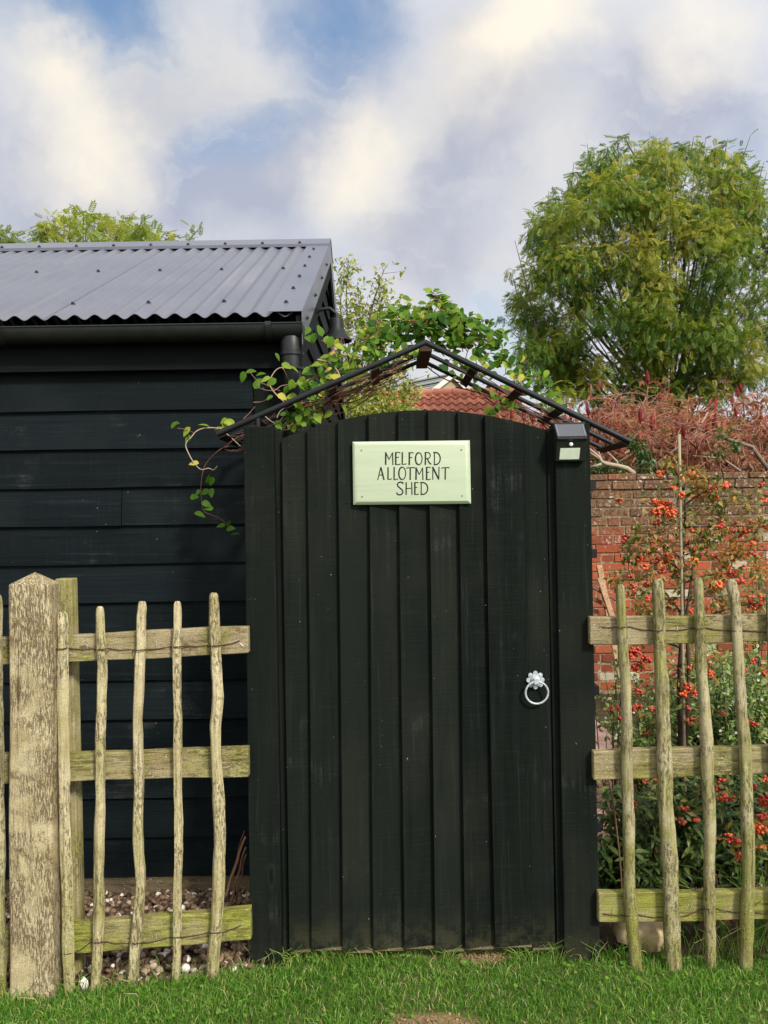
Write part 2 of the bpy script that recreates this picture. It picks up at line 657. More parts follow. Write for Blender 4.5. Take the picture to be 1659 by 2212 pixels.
M = {}
M['gate'] = m_black_wood('gate_black_stain', (0.0030, 0.0052, 0.0042), (0.0066, 0.0086, 0.0068), 'z', green=0.38, speck=0.765)
M['shed'] = m_black_wood('shed_black_paint', (0.0026, 0.0048, 0.0056), (0.0052, 0.0082, 0.0094), 'x', rough=0.62, brown=(0.0085, 0.012, 0.013), speck=0.77, wear=0.35)
M['fascia'] = m_black_wood('fascia_black_paint', (0.0024, 0.0038, 0.0040), (0.0046, 0.0064, 0.0068), 'x', rough=0.55, brown=(0.007, 0.009, 0.010), speck=0.78, wear=0.2)
M['rail'] = m_old_wood('fence_rail_wood', (0.235, 0.180, 0.095), (0.36, 0.30, 0.18), 'x', algae=0.7, dark=0.6, patch=0.48)
M['rail_green'] = m_old_wood('fence_rail_green_wood', (0.21, 0.18, 0.070), (0.31, 0.275, 0.12), 'x', algae=0.85, dark=0.45, algae_c=(0.140, 0.148, 0.020), patch=0.5)
M['pale'] = m_old_wood('chestnut_pale_wood', (0.40, 0.325, 0.180), (0.58, 0.495, 0.31), 'z', algae=0.34, dark=0.66, lowgreen=0.55, speck=0.515, patch=0.44)
M['pale_round'] = m_old_wood('chestnut_pale_bark', (0.29, 0.245, 0.13), (0.44, 0.385, 0.24), 'z', algae=0.65, dark=0.62, lowgreen=0.7, patch=0.42)
M['post'] = m_old_wood('oak_post_wood', (0.35, 0.280, 0.155), (0.50, 0.420, 0.260), 'z', algae=0.10, dark=0.80, dark_c=(0.095, 0.060, 0.033), speck=0.475, patch=0.40, fleck=2.0)
M['post_new'] = m_old_wood('rear_post_wood', (0.29, 0.24, 0.11), (0.39, 0.33, 0.18), 'z', algae=0.5, dark=0.4)
M['plinth'] = m_old_wood('plinth_wood', (0.12, 0.092, 0.055), (0.19, 0.145, 0.085), 'x', algae=0.1, dark=0.4)
M['batten'] = m_old_wood('batten_wood', (0.33, 0.20, 0.11), (0.45, 0.29, 0.17), 'z', algae=0.0, dark=0.3)
M['wire'] = m_plain('rusty_wire', (0.075, 0.045, 0.03), 0.7, 0.3, 0.2)
M['galv'] = m_plain('galvanised_staple', (0.55, 0.54, 0.50), 0.45, 0.5, 0.5)
M['black_metal'] = m_plain('black_painted_metal', (0.008, 0.009, 0.010), 0.5, 0.25, 0.0, bump=0.1)
M['black_plastic'] = m_plain('black_plastic', (0.012, 0.013, 0.013), 0.38, 0.4, 0.0)
M['black_gutter'] = m_plain('black_gutter_plastic', (0.010, 0.012, 0.012), 0.45, 0.4, 0.0)
M['rust_strap'] = m_tint('rusty_strap', [(0.2, (0.014, 0.011, 0.010)), (0.8, (0.045, 0.026, 0.017))], 0.75, 0.2, 30.0, 0.6)


def roof_mat():
    m, b = new_mat('grey_coated_steel')
    o = b.obj()
    nz = b.noise(b.scale(o, (1, 1, 1)), 3.0, 4.0, 0.6)
    st = b.noise(b.scale(o, (14, 0.7, 0.7)), 1.0, 4.0, 0.6)
    col = b.mix(b.map(nz, 0.3, 0.7), (0.098, 0.103, 0.128), (0.122, 0.127, 0.152))
    col = b.mix(b.math('MULTIPLY', b.map(st, 0.55, 0.8), 0.35), col, (0.25, 0.24, 0.235))
    b.bsdf(col, b.map(nz, 0.2, 0.8, 0.32, 0.45), 0.45)
    return m


M['roof'] = roof_mat()
M['flash'] = m_plain('grey_flashing', (0.105, 0.11, 0.135), 0.30, 0.5, 0.0, 0.08, 3.0)
M['screw'] = m_plain('dark_roof_screw', (0.03, 0.03, 0.032), 0.4, 0.5, 0.2)


def sign_mat():
    m, b = new_mat('sage_green_paint')
    o = b.obj()
    br = b.noise(b.scale(o, (4, 60, 60)), 1.0, 4.0, 0.6, 0.5)
    nz = b.noise(o, 9.0, 3.0, 0.5)
    col = b.mix(b.map(br, 0.3, 0.7), (0.375, 0.437, 0.300), (0.42, 0.478, 0.335))
    col = b.mix(b.math('MULTIPLY', b.map(nz, 0.5, 0.75), 0.5), col, (0.39, 0.475, 0.32))
    b.bsdf(col, 0.42, 0.4, b.bump(br, 0.12, 0.002))
    return m


M['sign'] = sign_mat()
M['letter'] = m_plain('dark_green_lettering', (0.010, 0.016, 0.011), 0.6, 0.2)
M['brass'] = m_plain('dull_screw', (0.20, 0.22, 0.15), 0.5, 0.5, 0.4)
M['zinc'] = m_plain('pale_galvanised_iron', (0.40, 0.44, 0.455), 0.42, 0.5, 0.2, 0.30, 130.0, 0.3)
M['panel'] = m_plain('solar_cell', (0.07, 0.073, 0.08), 0.22, 0.45, 0.0, 0.06)
M['ledpanel'] = m_plain('frosted_light_panel', (0.56, 0.62, 0.50), 0.3, 0.5, 0.0, 0.06, 90.0)
M['white_plastic'] = m_plain('white_plastic', (0.75, 0.77, 0.75), 0.3, 0.5)
M['lampglass'] = m_plain('frosted_lamp_glass', (0.55, 0.48, 0.40), 0.25, 0.5)


def brick_mat():
    m, b = new_mat('old_red_brick')
    o = b.obj()
    t = b.attr()
    v = b.shift(o, t, 4.0)
    n1 = b.noise(v, 26.0, 5.0, 0.65)
    n2 = b.noise(o, 1.6, 4.0, 0.6)
    n3 = b.noise(o, 46.0, 4.0, 0.7)
    col = b.ramp(t, [(0.0, (0.105, 0.036, 0.022)), (0.3, (0.245, 0.058, 0.027)), (0.62, (0.335, 0.082, 0.034)), (0.85, (0.24, 0.085, 0.048)), (0.93, (0.27, 0.21, 0.13)), (1.0, (0.44, 0.38, 0.28))])
    col = b.mix(b.math('MULTIPLY', b.map(n1, 0.55, 0.8), 0.5), col, (0.085, 0.038, 0.026))
    col = b.mix(b.math('MULTIPLY', b.map(n1, 0.42, 0.25), 0.4), col, (0.36, 0.155, 0.09))
    # weathered, lichen-grown upper courses
    up = b.math('MULTIPLY', b.map(b.sep(o, 2), 1.10, 1.50), b.map(b.math('ADD', n2, b.math('MULTIPLY', n3, 0.25)), 0.36, 0.58))
    col = b.mix(b.math('MULTIPLY', up, 0.82), col, b.mix(b.map(n3, 0.4, 0.6), (0.058, 0.038, 0.025), (0.140, 0.112, 0.062)))
    lich = b.math('MULTIPLY', b.map(b.noise(o, 34.0, 6.0, 0.72), 0.56, 0.62), b.math('MULTIPLY', b.map(b.noise(o, 5.0, 3.0, 0.6), 0.42, 0.60), b.map(b.sep(o, 2), 0.6, 1.4, 0.3, 1.0)))
    col = b.mix(b.math('MULTIPLY', lich, 0.8), col, (0.60, 0.56, 0.45))
    b.bsdf(col, 0.9, 0.15, b.bump(b.math('ADD', n1, n3), 0.8, 0.008))
    return m


M['brick'] = brick_mat()


def mortar_mat():
    m, b = new_mat('lime_mortar')
    o = b.obj()
    n1 = b.noise(o, 30.0, 5.0, 0.7)
    n2 = b.noise(o, 1.9, 4.0, 0.6)
    col = b.mix(b.map(n1, 0.35, 0.65), (0.16, 0.105, 0.062), (0.31, 0.235, 0.15))
    up = b.math('MULTIPLY', b.map(b.sep(o, 2), 1.2, 1.65), b.map(n2, 0.4, 0.6))
    col = b.mix(b.math('MULTIPLY', up, 0.75), col, (0.085, 0.068, 0.042))
    b.bsdf(col, 0.95, 0.1, b.bump(n1, 0.8, 0.01))
    return m


M['mortar'] = mortar_mat()
M['pantile'] = m_tint('clay_pantile', [(0.0, (0.17, 0.058, 0.038)), (0.5, (0.33, 0.115, 0.072)), (1.0, (0.44, 0.19, 0.125))], 0.85, 0.15, 6.0, 0.5)
M['slate'] = m_tint('grey_green_roof_tile', [(0.0, (0.12, 0.13, 0.11)), (1.0, (0.24, 0.25, 0.21))], 0.85, 0.15, 4.0, 0.6)
M['farbrick'] = m_tint('far_buff_brick', [(0.0, (0.27, 0.20, 0.13)), (1.0, (0.40, 0.32, 0.22))], 0.9, 0.1, 5.0, 0.6)
M['verge'] = m_plain('pale_verge_board', (0.55, 0.52, 0.46), 0.7, 0.2)
M['paver'] = m_tint('pinkish_paver', [(0.0, (0.24, 0.13, 0.10)), (0.5, (0.38, 0.22, 0.17)), (1.0, (0.46, 0.31, 0.25))], 0.9, 0.15, 25.0, 0.4)
M['clod'] = m_tint('soil_clod', [(0.0, (0.10, 0.065, 0.032)), (0.7, (0.27, 0.19, 0.10)), (1.0, (0.42, 0.33, 0.21))], 0.95, 0.1, 60.0, 0.4)
M['stone'] = m_tint('buff_sandstone', [(0.0, (0.13, 0.09, 0.045)), (0.4, (0.34, 0.24, 0.125)), (1.0, (0.56, 0.43, 0.26))], 0.9, 0.15, 24.0, 1.7, 0.9)
M['pebble'] = m_tint('flint_gravel', [(0.0, (0.030, 0.018, 0.012)), (0.35, (0.105, 0.060, 0.036)), (0.6, (0.22, 0.140, 0.085)), (0.8, (0.33, 0.245, 0.16)), (0.93, (0.55, 0.46, 0.36)), (1.0, (0.78, 0.74, 0.66))], 0.6, 0.3, 60.0, 0.25)
M['cane'] = m_tint('brown_cane', [(0.0, (0.12, 0.05, 0.03)), (1.0, (0.33, 0.18, 0.10))], 0.6, 0.3, 40.0, 0.5)
M['bamboo'] = m_tint('pale_bamboo', [(0.0, (0.17, 0.13, 0.075)), (1.0, (0.34, 0.28, 0.18))], 0.6, 0.3, 20.0, 0.5)
M['grass'] = m_leaf('lawn_grass_blade', [(0.0, (0.030, 0.095, 0.010)), (0.4, (0.088, 0.220, 0.020)), (0.75, (0.190, 0.340, 0.045)), (0.92, (0.34, 0.40, 0.10)), (1.0, (0.54, 0.46, 0.25))], 0.5, 0.32)
M['vine_leaf'] = m_leaf('vine_leaf', [(0.0, (0.026, 0.085, 0.010)), (0.45, (0.085, 0.185, 0.016)), (0.8, (0.25, 0.34, 0.035)), (0.95, (0.48, 0.43, 0.07)), (1.0, (0.58, 0.36, 0.09))], 0.58, 0.36, True, 0.16)
M['vine_stem'] = m_tint('vine_stem', [(0.0, (0.075, 0.032, 0.02)), (0.6, (0.22, 0.10, 0.06)), (1.0, (0.42, 0.33, 0.24))], 0.75, 0.2, 50.0, 0.4)
M['ash_leaf'] = m_leaf('ash_leaf', [(0.0, (0.044, 0.105, 0.014)), (0.4, (0.120, 0.200, 0.022)), (0.75, (0.240, 0.280, 0.042)), (1.0, (0.40, 0.36, 0.07))], 0.45, 0.38)
M['robinia_leaf'] = m_leaf('yellow_green_leaf', [(0.0, (0.13, 0.20, 0.028)), (0.5, (0.25, 0.31, 0.05)), (1.0, (0.45, 0.43, 0.10))], 0.5, 0.4)
M['apple_leaf'] = m_leaf('thin_fruit_tree_leaf', [(0.0, (0.13, 0.20, 0.035)), (0.5, (0.30, 0.34, 0.07)), (0.85, (0.50, 0.45, 0.12)), (1.0, (0.46, 0.26, 0.10))], 0.5, 0.35)
M['bark'] = m_tint('grey_brown_bark', [(0.0, (0.07, 0.052, 0.036)), (1.0, (0.19, 0.15, 0.11))], 0.9, 0.15, 18.0, 0.7, 0.8)
M['pale_bark'] = m_tint('pale_bark', [(0.0, (0.10, 0.075, 0.055)), (1.0, (0.36, 0.28, 0.21))], 0.9, 0.15, 30.0, 0.6, 0.8)
M['dark_bark'] = m_tint('dark_bark', [(0.0, (0.035, 0.026, 0.018)), (1.0, (0.10, 0.075, 0.05))], 0.9, 0.15, 25.0, 0.7, 0.8)
M['sumac_stem'] = m_tint('sumac_stem', [(0.0, (0.085, 0.045, 0.030)), (0.35, (0.24, 0.115, 0.080)), (0.7, (0.43, 0.165, 0.115)), (1.0, (0.56, 0.33, 0.23))], 0.75, 0.2, 12.0, 0.5)
M['sumac_cone'] = m_tint('sumac_cone', [(0.0, (0.085, 0.010, 0.012)), (1.0, (0.25, 0.03, 0.03))], 0.85, 0.15, 60.0, 0.6, 0.8)
M['sumac_leaf'] = m_leaf('sumac_leaf', [(0.0, (0.26, 0.050, 0.032)), (0.5, (0.29, 0.115, 0.055)), (0.8, (0.28, 0.19, 0.075)), (1.0, (0.13, 0.155, 0.040))], 0.6, 0.35)
M['hedge_leaf'] = m_leaf('undergrowth_leaf', [(0.0, (0.030, 0.050, 0.014)), (0.45, (0.080, 0.090, 0.026)), (0.7, (0.17, 0.115, 0.045)), (1.0, (0.30, 0.15, 0.07))], 0.6, 0.25)
M['ivy_leaf'] = m_leaf('ivy_leaf', [(0.0, (0.018, 0.055, 0.014)), (0.6, (0.05, 0.125, 0.028)), (1.0, (0.13, 0.22, 0.05))], 0.35, 0.2)
M['dark_leaf'] = m_leaf('dark_border_leaf', [(0.0, (0.020, 0.045, 0.012)), (0.5, (0.055, 0.105, 0.022)), (1.0, (0.16, 0.20, 0.050))], 0.4, 0.25)
M['light_leaf'] = m_leaf('fresh_border_leaf', [(0.0, (0.04, 0.08, 0.016)), (0.4, (0.11, 0.185, 0.035)), (0.8, (0.25, 0.34, 0.09)), (1.0, (0.46, 0.46, 0.20))], 0.5, 0.35)
M['pyr_leaf'] = m_leaf('berry_bush_leaf', [(0.0, (0.05, 0.085, 0.02)), (0.5, (0.15, 0.17, 0.045)), (0.85, (0.33, 0.23, 0.06)), (1.0, (0.50, 0.19, 0.045))], 0.45, 0.3)
M['berry'] = m_tint('orange_berry', [(0.0, (0.38, 0.030, 0.020)), (0.5, (0.60, 0.085, 0.026)), (1.0, (0.72, 0.24, 0.035))], 0.28, 0.5, 80.0, 0.15, 0.0)
M['petal'] = m_plain('white_petal', (0.72, 0.70, 0.66), 0.6, 0.2)


def lawn_mat():
    m, b = new_mat('lawn_soil')
    o = b.obj()
    n1 = b.noise(o, 7.0, 5.0, 0.65)
    n2 = b.noise(o, 90.0, 4.0, 0.7)
    col = b.mix(b.map(n1, 0.35, 0.65), (0.050, 0.085, 0.016), (0.100, 0.120, 0.032))
    col = b.mix(b.map(n2, 0.5, 0.7), col, (0.150, 0.120, 0.060))
    # worn bare places: in front of the gate and under its foot
    wob = b.math('MULTIPLY', b.math('SUBTRACT', b.noise(o, 16.0, 4.0, 0.65), 0.5), 1.1)
    bare = b.mix(b.map(n2, 0.3, 0.7), (0.145, 0.095, 0.043), (0.30, 0.215, 0.115))
    for (x, y, rx, ry) in ((P(935, 2186, 2.49).x, 2.40, 0.20, 0.115), (px(1035, 2.75), 2.80, 0.09, 0.04)):
        q = b.vm('LENGTH', b.vm('DIVIDE', b.vm('SUBTRACT', o, (x, y, 0)), (rx, ry, 1)), out='Value')
        col = b.mix(b.map(b.math('ADD', q, wob), 1.1, 0.6), col, bare)
    b.bsdf(col, 0.95, 0.1, b.bump(n2, 0.8, 0.01))
    return m


def soil_mat(name, c1, c2, c3):
    m, b = new_mat(name)
    o = b.obj()
    n1 = b.noise(o, 12.0, 6.0, 0.7)
    n2 = b.noise(o, 130.0, 4.0, 0.7)
    col = b.mix(b.map(n1, 0.35, 0.65), c1, c2)
    col = b.mix(b.map(n2, 0.52, 0.7), col, c3)
    b.bsdf(col, 0.95, 0.1, b.bump(b.math('ADD', n1, n2), 0.9, 0.012))
    return m


M['lawn'] = lawn_mat()
M['soil'] = soil_mat('garden_soil', (0.045, 0.032, 0.02), (0.085, 0.06, 0.038), (0.14, 0.10, 0.065))
M['bare'] = soil_mat('bare_trodden_soil', (0.16, 0.105, 0.05), (0.26, 0.185, 0.095), (0.35, 0.26, 0.15))
M['gravelbase'] = soil_mat('gravel_dirt', (0.05, 0.032, 0.022), (0.09, 0.058, 0.04), (0.16, 0.11, 0.08))

# ================================================================== GROUND
DG = 2.77          # gate post front plane


def sheet(name, x0, x1, y0, y1, z, mat, nx=2, ny=2, amp=0.0, label=None, edge=None):
    mb = MB()
    xs, ys = np.linspace(x0, x1, nx), np.linspace(y0, y1, ny)
    X, Y = np.meshgrid(xs, ys)
    if edge is not None:
        Y = Y + edge(X) * ((Y - y0) / (y1 - y0))
    Z = np.full_like(X, z) + (amp * (np.sin(X * 9 + 1) * np.cos(Y * 7) * 0.5 + np.sin(X * 23 + Y * 17) * 0.3) if amp else 0)
    idx = np.arange(nx * ny).reshape(ny, nx)
    fs = np.stack([idx[:-1, :-1], idx[:-1, 1:], idx[1:, 1:], idx[1:, :-1]], axis=-1).reshape(-1, 4)
    mb.add(np.stack([X, Y, Z], -1).reshape(-1, 3), fs)
    o = mb.build(name, mat, loc=(0, 0, 0), smooth=True)
    o['kind'] = 'structure'
    if label:
        o['label'] = label
    return o


sheet('ground', -120, 120, -40, 260, -0.03, M['soil'], 2, 2, label='dark garden soil and land reaching to the horizon')


def lawn_edge(x):
    x = np.asarray(x, dtype=float)
    e = np.interp(x, [-3, -1.35, -1.0, -0.7, -0.42, -0.3, 0.0, 0.45, 0.75, 1.0, 3], [2.56, 2.60, 2.67, 2.72, 2.79, 2.86, 2.88, 2.88, 2.83, 2.80, 2.80])
    return e


sheet('lawn', -6, 6, -6, 2.0, 0.0, M['lawn'], 161, 61, 0.006, label='mown lawn in front of the gate and fences', edge=lambda X: lawn_edge(X) - 2.0)
sheet('gravel_bed', -3.5, -0.36, 2.4, 3.5, -0.012, M['gravelbase'], 40, 30, 0.006, label='brown gravel strip between the paling fence and the shed')
mbp = MB()
yy, row = 3.2, 0
while yy < 6.8:
    xx = 0.62 - (0.105 if row % 2 else 0)
    while xx < 1.5:
        q0, q1 = max(xx, .62), min(xx + .205, 1.5)
        if q1 - q0 > .02:
            dz = float(rng.uniform(-.002, .002))
            mbp.box((q0 + .003, yy + .003, -.06), (q1 - .003, yy + .099, -.014 + dz), float(rng.uniform(0, 1)))
        xx += .21
    yy += .103
    row += 1
o = mbp.build('path', M['paver'], loc=(0, 0, 0), bevel=.003)
o['kind'] = 'structure'
o['label'] = 'pinkish brick paved garden path running back to the brick wall'

cpt = P(935, 2186, 2.49)


# ------------------------------------------------------------------ grass
def make_grass():
    mb = MB()

    def blades(n, x0, x1, y0, yfun, hmin, hmax, wd, thin=None):
        x = rng.uniform(x0, x1, n)
        y1 = yfun(x)
        y = y0 + (y1 - y0) * rng.uniform(0, 1, n)
        keep = np.ones(n, bool)
        # worn patches
        for (cx_, cy_, rx, ry) in ((cpt.x, 2.41, 0.17, 0.10), (px(1035, 2.75), 2.80, 0.075, 0.045)):
            q = ((x - cx_) / rx) ** 2 + ((y - cy_) / ry) ** 2
            keep &= rng.uniform(0, 1, n) < np.clip((q - 0.45) * 1.3, 0.015, 1)
        ledge = lawn_edge(x)
        keep &= rng.uniform(0, 1, n) < np.clip((ledge - y) / 0.05, 0.10, 1)
        under = (x > px(600, DG)) & (x < px(1205, DG)) & (y > 2.79)
        keep &= ~(under & (rng.uniform(0, 1, n) < 0.85))
        dens = 0.5 + 0.5 * np.sin(x * 5.1 + 2 * np.sin(y * 6)) * np.sin(y * 9 + 1.3 * np.sin(x * 7))
        keep &= rng.uniform(0, 1, n) < 0.55 + 0.45 * dens
        x, y = x[keep], y[keep]
        m = len(x)
        clump = 0.5 + 0.5 * np.sin(x * 13 + 3 * np.sin(y * 11)) * np.sin(y * 17 + 2 * np.sin(x * 5))
        h = rng.uniform(hmin, hmax, m) * (0.7 + 0.5 * clump)
        a = rng.uniform(0, 2 * PI, m)
        lean = rng.uniform(0.15, 1.25, m) * h
        fa = rng.uniform(0, 2 * PI, m)
        wx, wy = np.cos(fa) * wd / 2, np.sin(fa) * wd / 2
        lx, ly = np.cos(a) * lean, np.sin(a) * lean
        z0 = np.full(m, -0.002)
        b1 = np.stack([x - wx, y - wy, z0], -1)
        b2 = np.stack([x + wx, y + wy, z0], -1)
        m1 = np.stack([x - wx * .8 + lx * .3, y - wy * .8 + ly * .3, h * .55], -1)
        m2 = np.stack([x + wx * .8 + lx * .3, y + wy * .8 + ly * .3, h * .55], -1)
        tp = np.stack([x + lx, y + ly, h * (1.0 - 0.25 * lean / h)], -1)
        vs = np.stack([b1, b2, m2, m1, tp], 1).reshape(-1, 3)
        i0 = np.arange(m) * 5
        quads = np.stack([i0, i0 + 1, i0 + 2, i0 + 3], -1)
        tris = np.stack([i0 + 3, i0 + 2, i0 + 4], -1)
        t = np.clip(rng.beta(2.2, 2.6, m) * 0.85 + 0.12 * (clump - 0.5) * 2 * 0.5, 0, 0.9)
        dry = rng.uniform(0, 1, m) < 0.10
        t[dry] = rng.uniform(0.88, 1.0, dry.sum())
        n0 = mb.n
        mb.add(vs, quads, np.repeat(t, 5))
        mb.f.setdefault(3, []).append(tris + n0)
    blades(92000, -2.1, 2.1, 2.2, lawn_edge, 0.011, 0.034, 0.0028)
    blades(1800, -1.45, 1.45, 2.45, lawn_edge, 0.030, 0.060, 0.0024)
    blades(26000, -3.2, 3.2, 0.9, lambda x: np.full_like(x, 2.2), 0.02, 0.05, 0.004)
    # small round weed leaves flat in the turf
    n = 170
    x = rng.uniform(-1.4, 1.4, n)
    y = 2.25 + (lawn_edge(x) - 2.27) * rng.uniform(0, 1, n)
    cl = np.repeat(np.stack([x, y, rng.uniform(.008, .020, n)], -1), 3, axis=0) + rng.normal(0, .006, (n * 3, 3)) * np.array((1, 1, .2))
    mb.inst(LEAF[0] * np.array((1, 1.6, .5)), LEAF[1], cl, frames(rand_unit(n * 3) * np.array((1, 1, .2)), rand_unit(n * 3) * .4 + np.array((0, -.2, 1.)), rng.uniform(.008, .015, n * 3)), rng.uniform(.3, .7, n * 3))
    # tufts against the posts and under the palings
    def tuft(cx_, cy_, n, r, h0, h1):
        x = cx_ + rng.normal(0, r, n)
        y = cy_ + rng.normal(0, r * 0.5, n)
        h = rng.uniform(h0, h1, n)
        a = rng.uniform(0, 2 * PI, n)
        for k in range(n):
            L = h[k] * rng.uniform(0.3, 1.2)
            p = [(x[k], y[k], 0), (x[k] + math.cos(a[k]) * L * .3, y[k] + math.sin(a[k]) * L * .3, h[k] * .6), (x[k] + math.cos(a[k]) * L, y[k] + math.sin(a[k]) * L, h[k])]
            mb.tube(p, [0.0014, 0.0012, 0.0004], 3, float(rng.uniform(0.4, 1.0)), cap=False)
    for u in range(630, 1200, 26):
        if 880 < u < 1110 and rng.uniform() < .8:
            continue
        q = P(u, 2075, 2.785 + rng.uniform(-.01, .02))
        tuft(q.x, q.y, int(rng.integers(8, 20)), .018, .025, .065)
    for (u, v, D, n, r, h0, h1) in ((615, 2075, 2.78, 30, .03, .03, .08), (1190, 2080, 2.78, 24, .03, .03, .09), (1300, 2085, 2.75, 24, .04, .03, .08),
                                    (1400, 2080, 2.78, 40, .06, .03, .10), (1560, 2080, 2.80, 50, .08, .05, .20), (1640, 2080, 2.84, 60, .06, .08, .32),
                                    (150, 2150, 2.66, 24, .04, .03, .07), (60, 2150, 2.6, 40, .06, .03, .06), (540, 2095, 2.76, 20, .03, .03, .07),
                                    (300, 2130, 2.7, 40, .10, .03, .06)):
        q = P(u, v, D)
        tuft(q.x, q.y, n, r, h0, h1)
    o = mb.build('grass', M['grass'], loc=(0, 0, 0))
    tag(o, 'short green lawn grass with worn patches and a few straw blades', None, None, 'stuff')


make_grass()


def soil_litter():
    mb = MB()
    n = 620
    cxs = np.where(rng.uniform(0, 1, n) < .5, cpt.x, px(1010, 2.8))
    cys = np.where(cxs == cpt.x, 2.41, 2.81)
    x = cxs + rng.normal(0, 1, n) * np.where(cxs == cpt.x, .085, .07)
    y = cys + rng.normal(0, 1, n) * np.where(cxs == cpt.x, .05, .025)
    sz = rng.uniform(.0015, .0055, n)
    fr = frames(rand_unit(n), rand_unit(n), np.ones(n)) * (sz[:, None, None] * rng.uniform(.6, 1.2, (n, 1, 3)))
    mb.inst(ICO1[0], ICO1[1], np.stack([x, y, np.full(n, .002)], -1), fr, rng.uniform(.1, .75, n))
    o = mb.build('soil_crumbs', M['clod'], loc=(0, 0, 0))
    tag(o, 'loose soil crumbs and grit on the worn earth by the gate', None, None, 'stuff')


soil_litter()


# ------------------------------------------------------------------ gravel
def make_gravel():
    mb = MB()
    n = 7600
    x = rng.uniform(-2.3, -0.40, n)
    y = rng.uniform(2.60, 3.335, n)
    keep = y > lawn_edge(x) - 0.02
    x, y = x[keep], y[keep]
    m = len(x)
    s = rng.uniform(0.0065, 0.0155, m) * np.where(rng.uniform(0, 1, m) < 0.12, 1.4, 1.0)
    sc = np.stack([s, s * rng.uniform(.6, 1, m), s * rng.uniform(.45, .8, m)], -1)
    q = rand_unit(m)
    up = np.tile(np.array((0, 0, 1.0)), (m, 1)) + rand_unit(m) * 0.35
    fr = frames(q, up, np.ones(m)) * sc[:, None, :]
    z = rng.uniform(-0.008, 0.006, m)
    t = np.clip(rng.beta(1.6, 2.2, m), 0, 1)
    t[rng.uniform(0, 1, m) < 0.06] = 0.97
    v, f = ICO2
    v = v * (1 + 0.14 * np.sin(v[:, :1] * 4 + 1) + 0.1 * np.cos(v[:, 1:2] * 5))
    mb.inst(v, f, np.stack([x, y, z], -1), fr, t)
    o = mb.build('gravel', M['pebble'], loc=(0, 0, 0), smooth=True)
    tag(o, 'brown and cream flint gravel behind the paling fence', None, None, 'stuff')
    # a few broken white flints at the lawn edge
    for (u, v_, D, s_, lb) in ((200, 2112, 2.74, 0.030, 'sharp white flint standing against the foot of the first pale'),
                               (182, 2150, 2.66, 0.026, 'broken white flint lying in the grass by the stout post')):
        mb2 = MB()
        p = P(u, v_, D)
        p.z = 0.006
        vv, ff = ICO1
        w = vv * (1 + 0.5 * rng.uniform(-.5, .6, (len(vv), 1)))
        mb2.add(w * np.array((s_ * .55, s_ * .5, s_ * .8)) + np.array(p) + np.array((0, 0, s_ * .3)), ff, 0.99)
        tag(mb2.build('flint', M['pebble']), lb, 'stone', 'white flints at the lawn edge')


make_gravel()

# ================================================================== SHED
DW = 3.34
PITCH = 0.463
ZE, YE = 2.262, 3.19          # lower edge of the roof sheet
YR = YE + 1.89                # ridge
XG = -0.300                   # outside of the verge flashing


def roof_z(y):
    return ZE + PITCH * (y - YE)


WX1 = -0.340                  # right end of the front wall
shed = thing('garden_shed', 'black weatherboarded shed with grey corrugated metal roof behind the fence', 'shed', (-2.0, DW, 0))
XL = -3.6
edges = [1877, 1791, 1708, 1623, 1539, 1455, 1371, 1287, 1204, 1121, 1039, 957.5, 875, 795]
zs = [pz(v + 4.6, DW) for v in edges]
mb = MB()
for i in range(len(zs) - 1):
    z0, z1 = zs[i], zs[i + 1] + 0.018
    cuts = [XL, px(265, DW) if i == 9 else px([120, 420, -60, 300, -150, 80, 340, -90, 480, 0, -300, 210, -80][i] - 700, DW), px(553, DW)]
    for k in range(2):
        xa, xb = cuts[k] + (0.0015 if k else 0), cuts[k + 1] - (0.0015 if k == 0 else 0)
        if xb - xa < 0.05:
            continue
        # feather-edged board: thick lower edge, thin top tucked under the next, faintly bowed
        n = 14
        vs, fs = [], []
        ph = rng.uniform(0, 6)
        for j in range(n + 1):
            x = xa + (xb - xa) * j / n
            wz = 0.0016 * math.sin(x * 2.3 + ph) + 0.0008 * math.sin(x * 7 + ph)
            wy = 0.0015 * math.sin(x * 1.7 + ph * 2)
            vs += [(x, DW - 0.020 + wy, z0 + wz), (x, DW - 0.002 + wy, z1 + wz), (x, DW + 0.006, z1 + wz), (x, DW + 0.006, z0 + wz)]
        for j in range(n):
            a = j * 4
            fs += [(a, a + 4, a + 5, a + 1), (a + 1, a + 5, a + 6, a + 2), (a + 3, a + 2, a + 6, a + 7), (a, a + 3, a + 7, a + 4)]
        fs += [(0, 1, 2, 3), (n * 4 + 3, n * 4 + 2, n * 4 + 1, n * 4)]
        mb.add(vs, fs, float(rng.uniform(0, 0.8)))
mb.build('wall', M['shed'], shed)
# right (gable) wall with the same boards, receding
mb = MB()
YB = YE + 2 * 1.89 - 0.15
for i in range(30):
    z0 = zs[0] + i * 0.1544
    z1 = z0 + 0.172
    # clip the board to the gable slope
    def yspan(z):
        zc = max(z, roof_z(YE + 0.1) - 0.09)
        k = (zc - (roof_z(YE) - 0.10)) / PITCH + YE
        a = max(DW, k)
        return a, min(YB, 2 * YR - k)
    a0, b0 = yspan(z0)
    a1, b1 = yspan(z1)
    if b1 - a1 < 0.05:
        break
    mb.add([(WX1 + 0.018, a0, z0), (WX1 + 0.018, b0, z0), (WX1 + 0.002, b1, z1), (WX1 + 0.002, a1, z1),
            (WX1 - 0.01, a0, z0), (WX1 - 0.01, b0, z0), (WX1 - 0.01, b1, z1), (WX1 - 0.01, a1, z1)],
           [(0, 1, 2, 3), (7, 6, 5, 4), (0, 4, 5, 1), (3, 2, 6, 7), (0, 3, 7, 4), (1, 5, 6, 2)], float(rng.uniform(0, .8)))
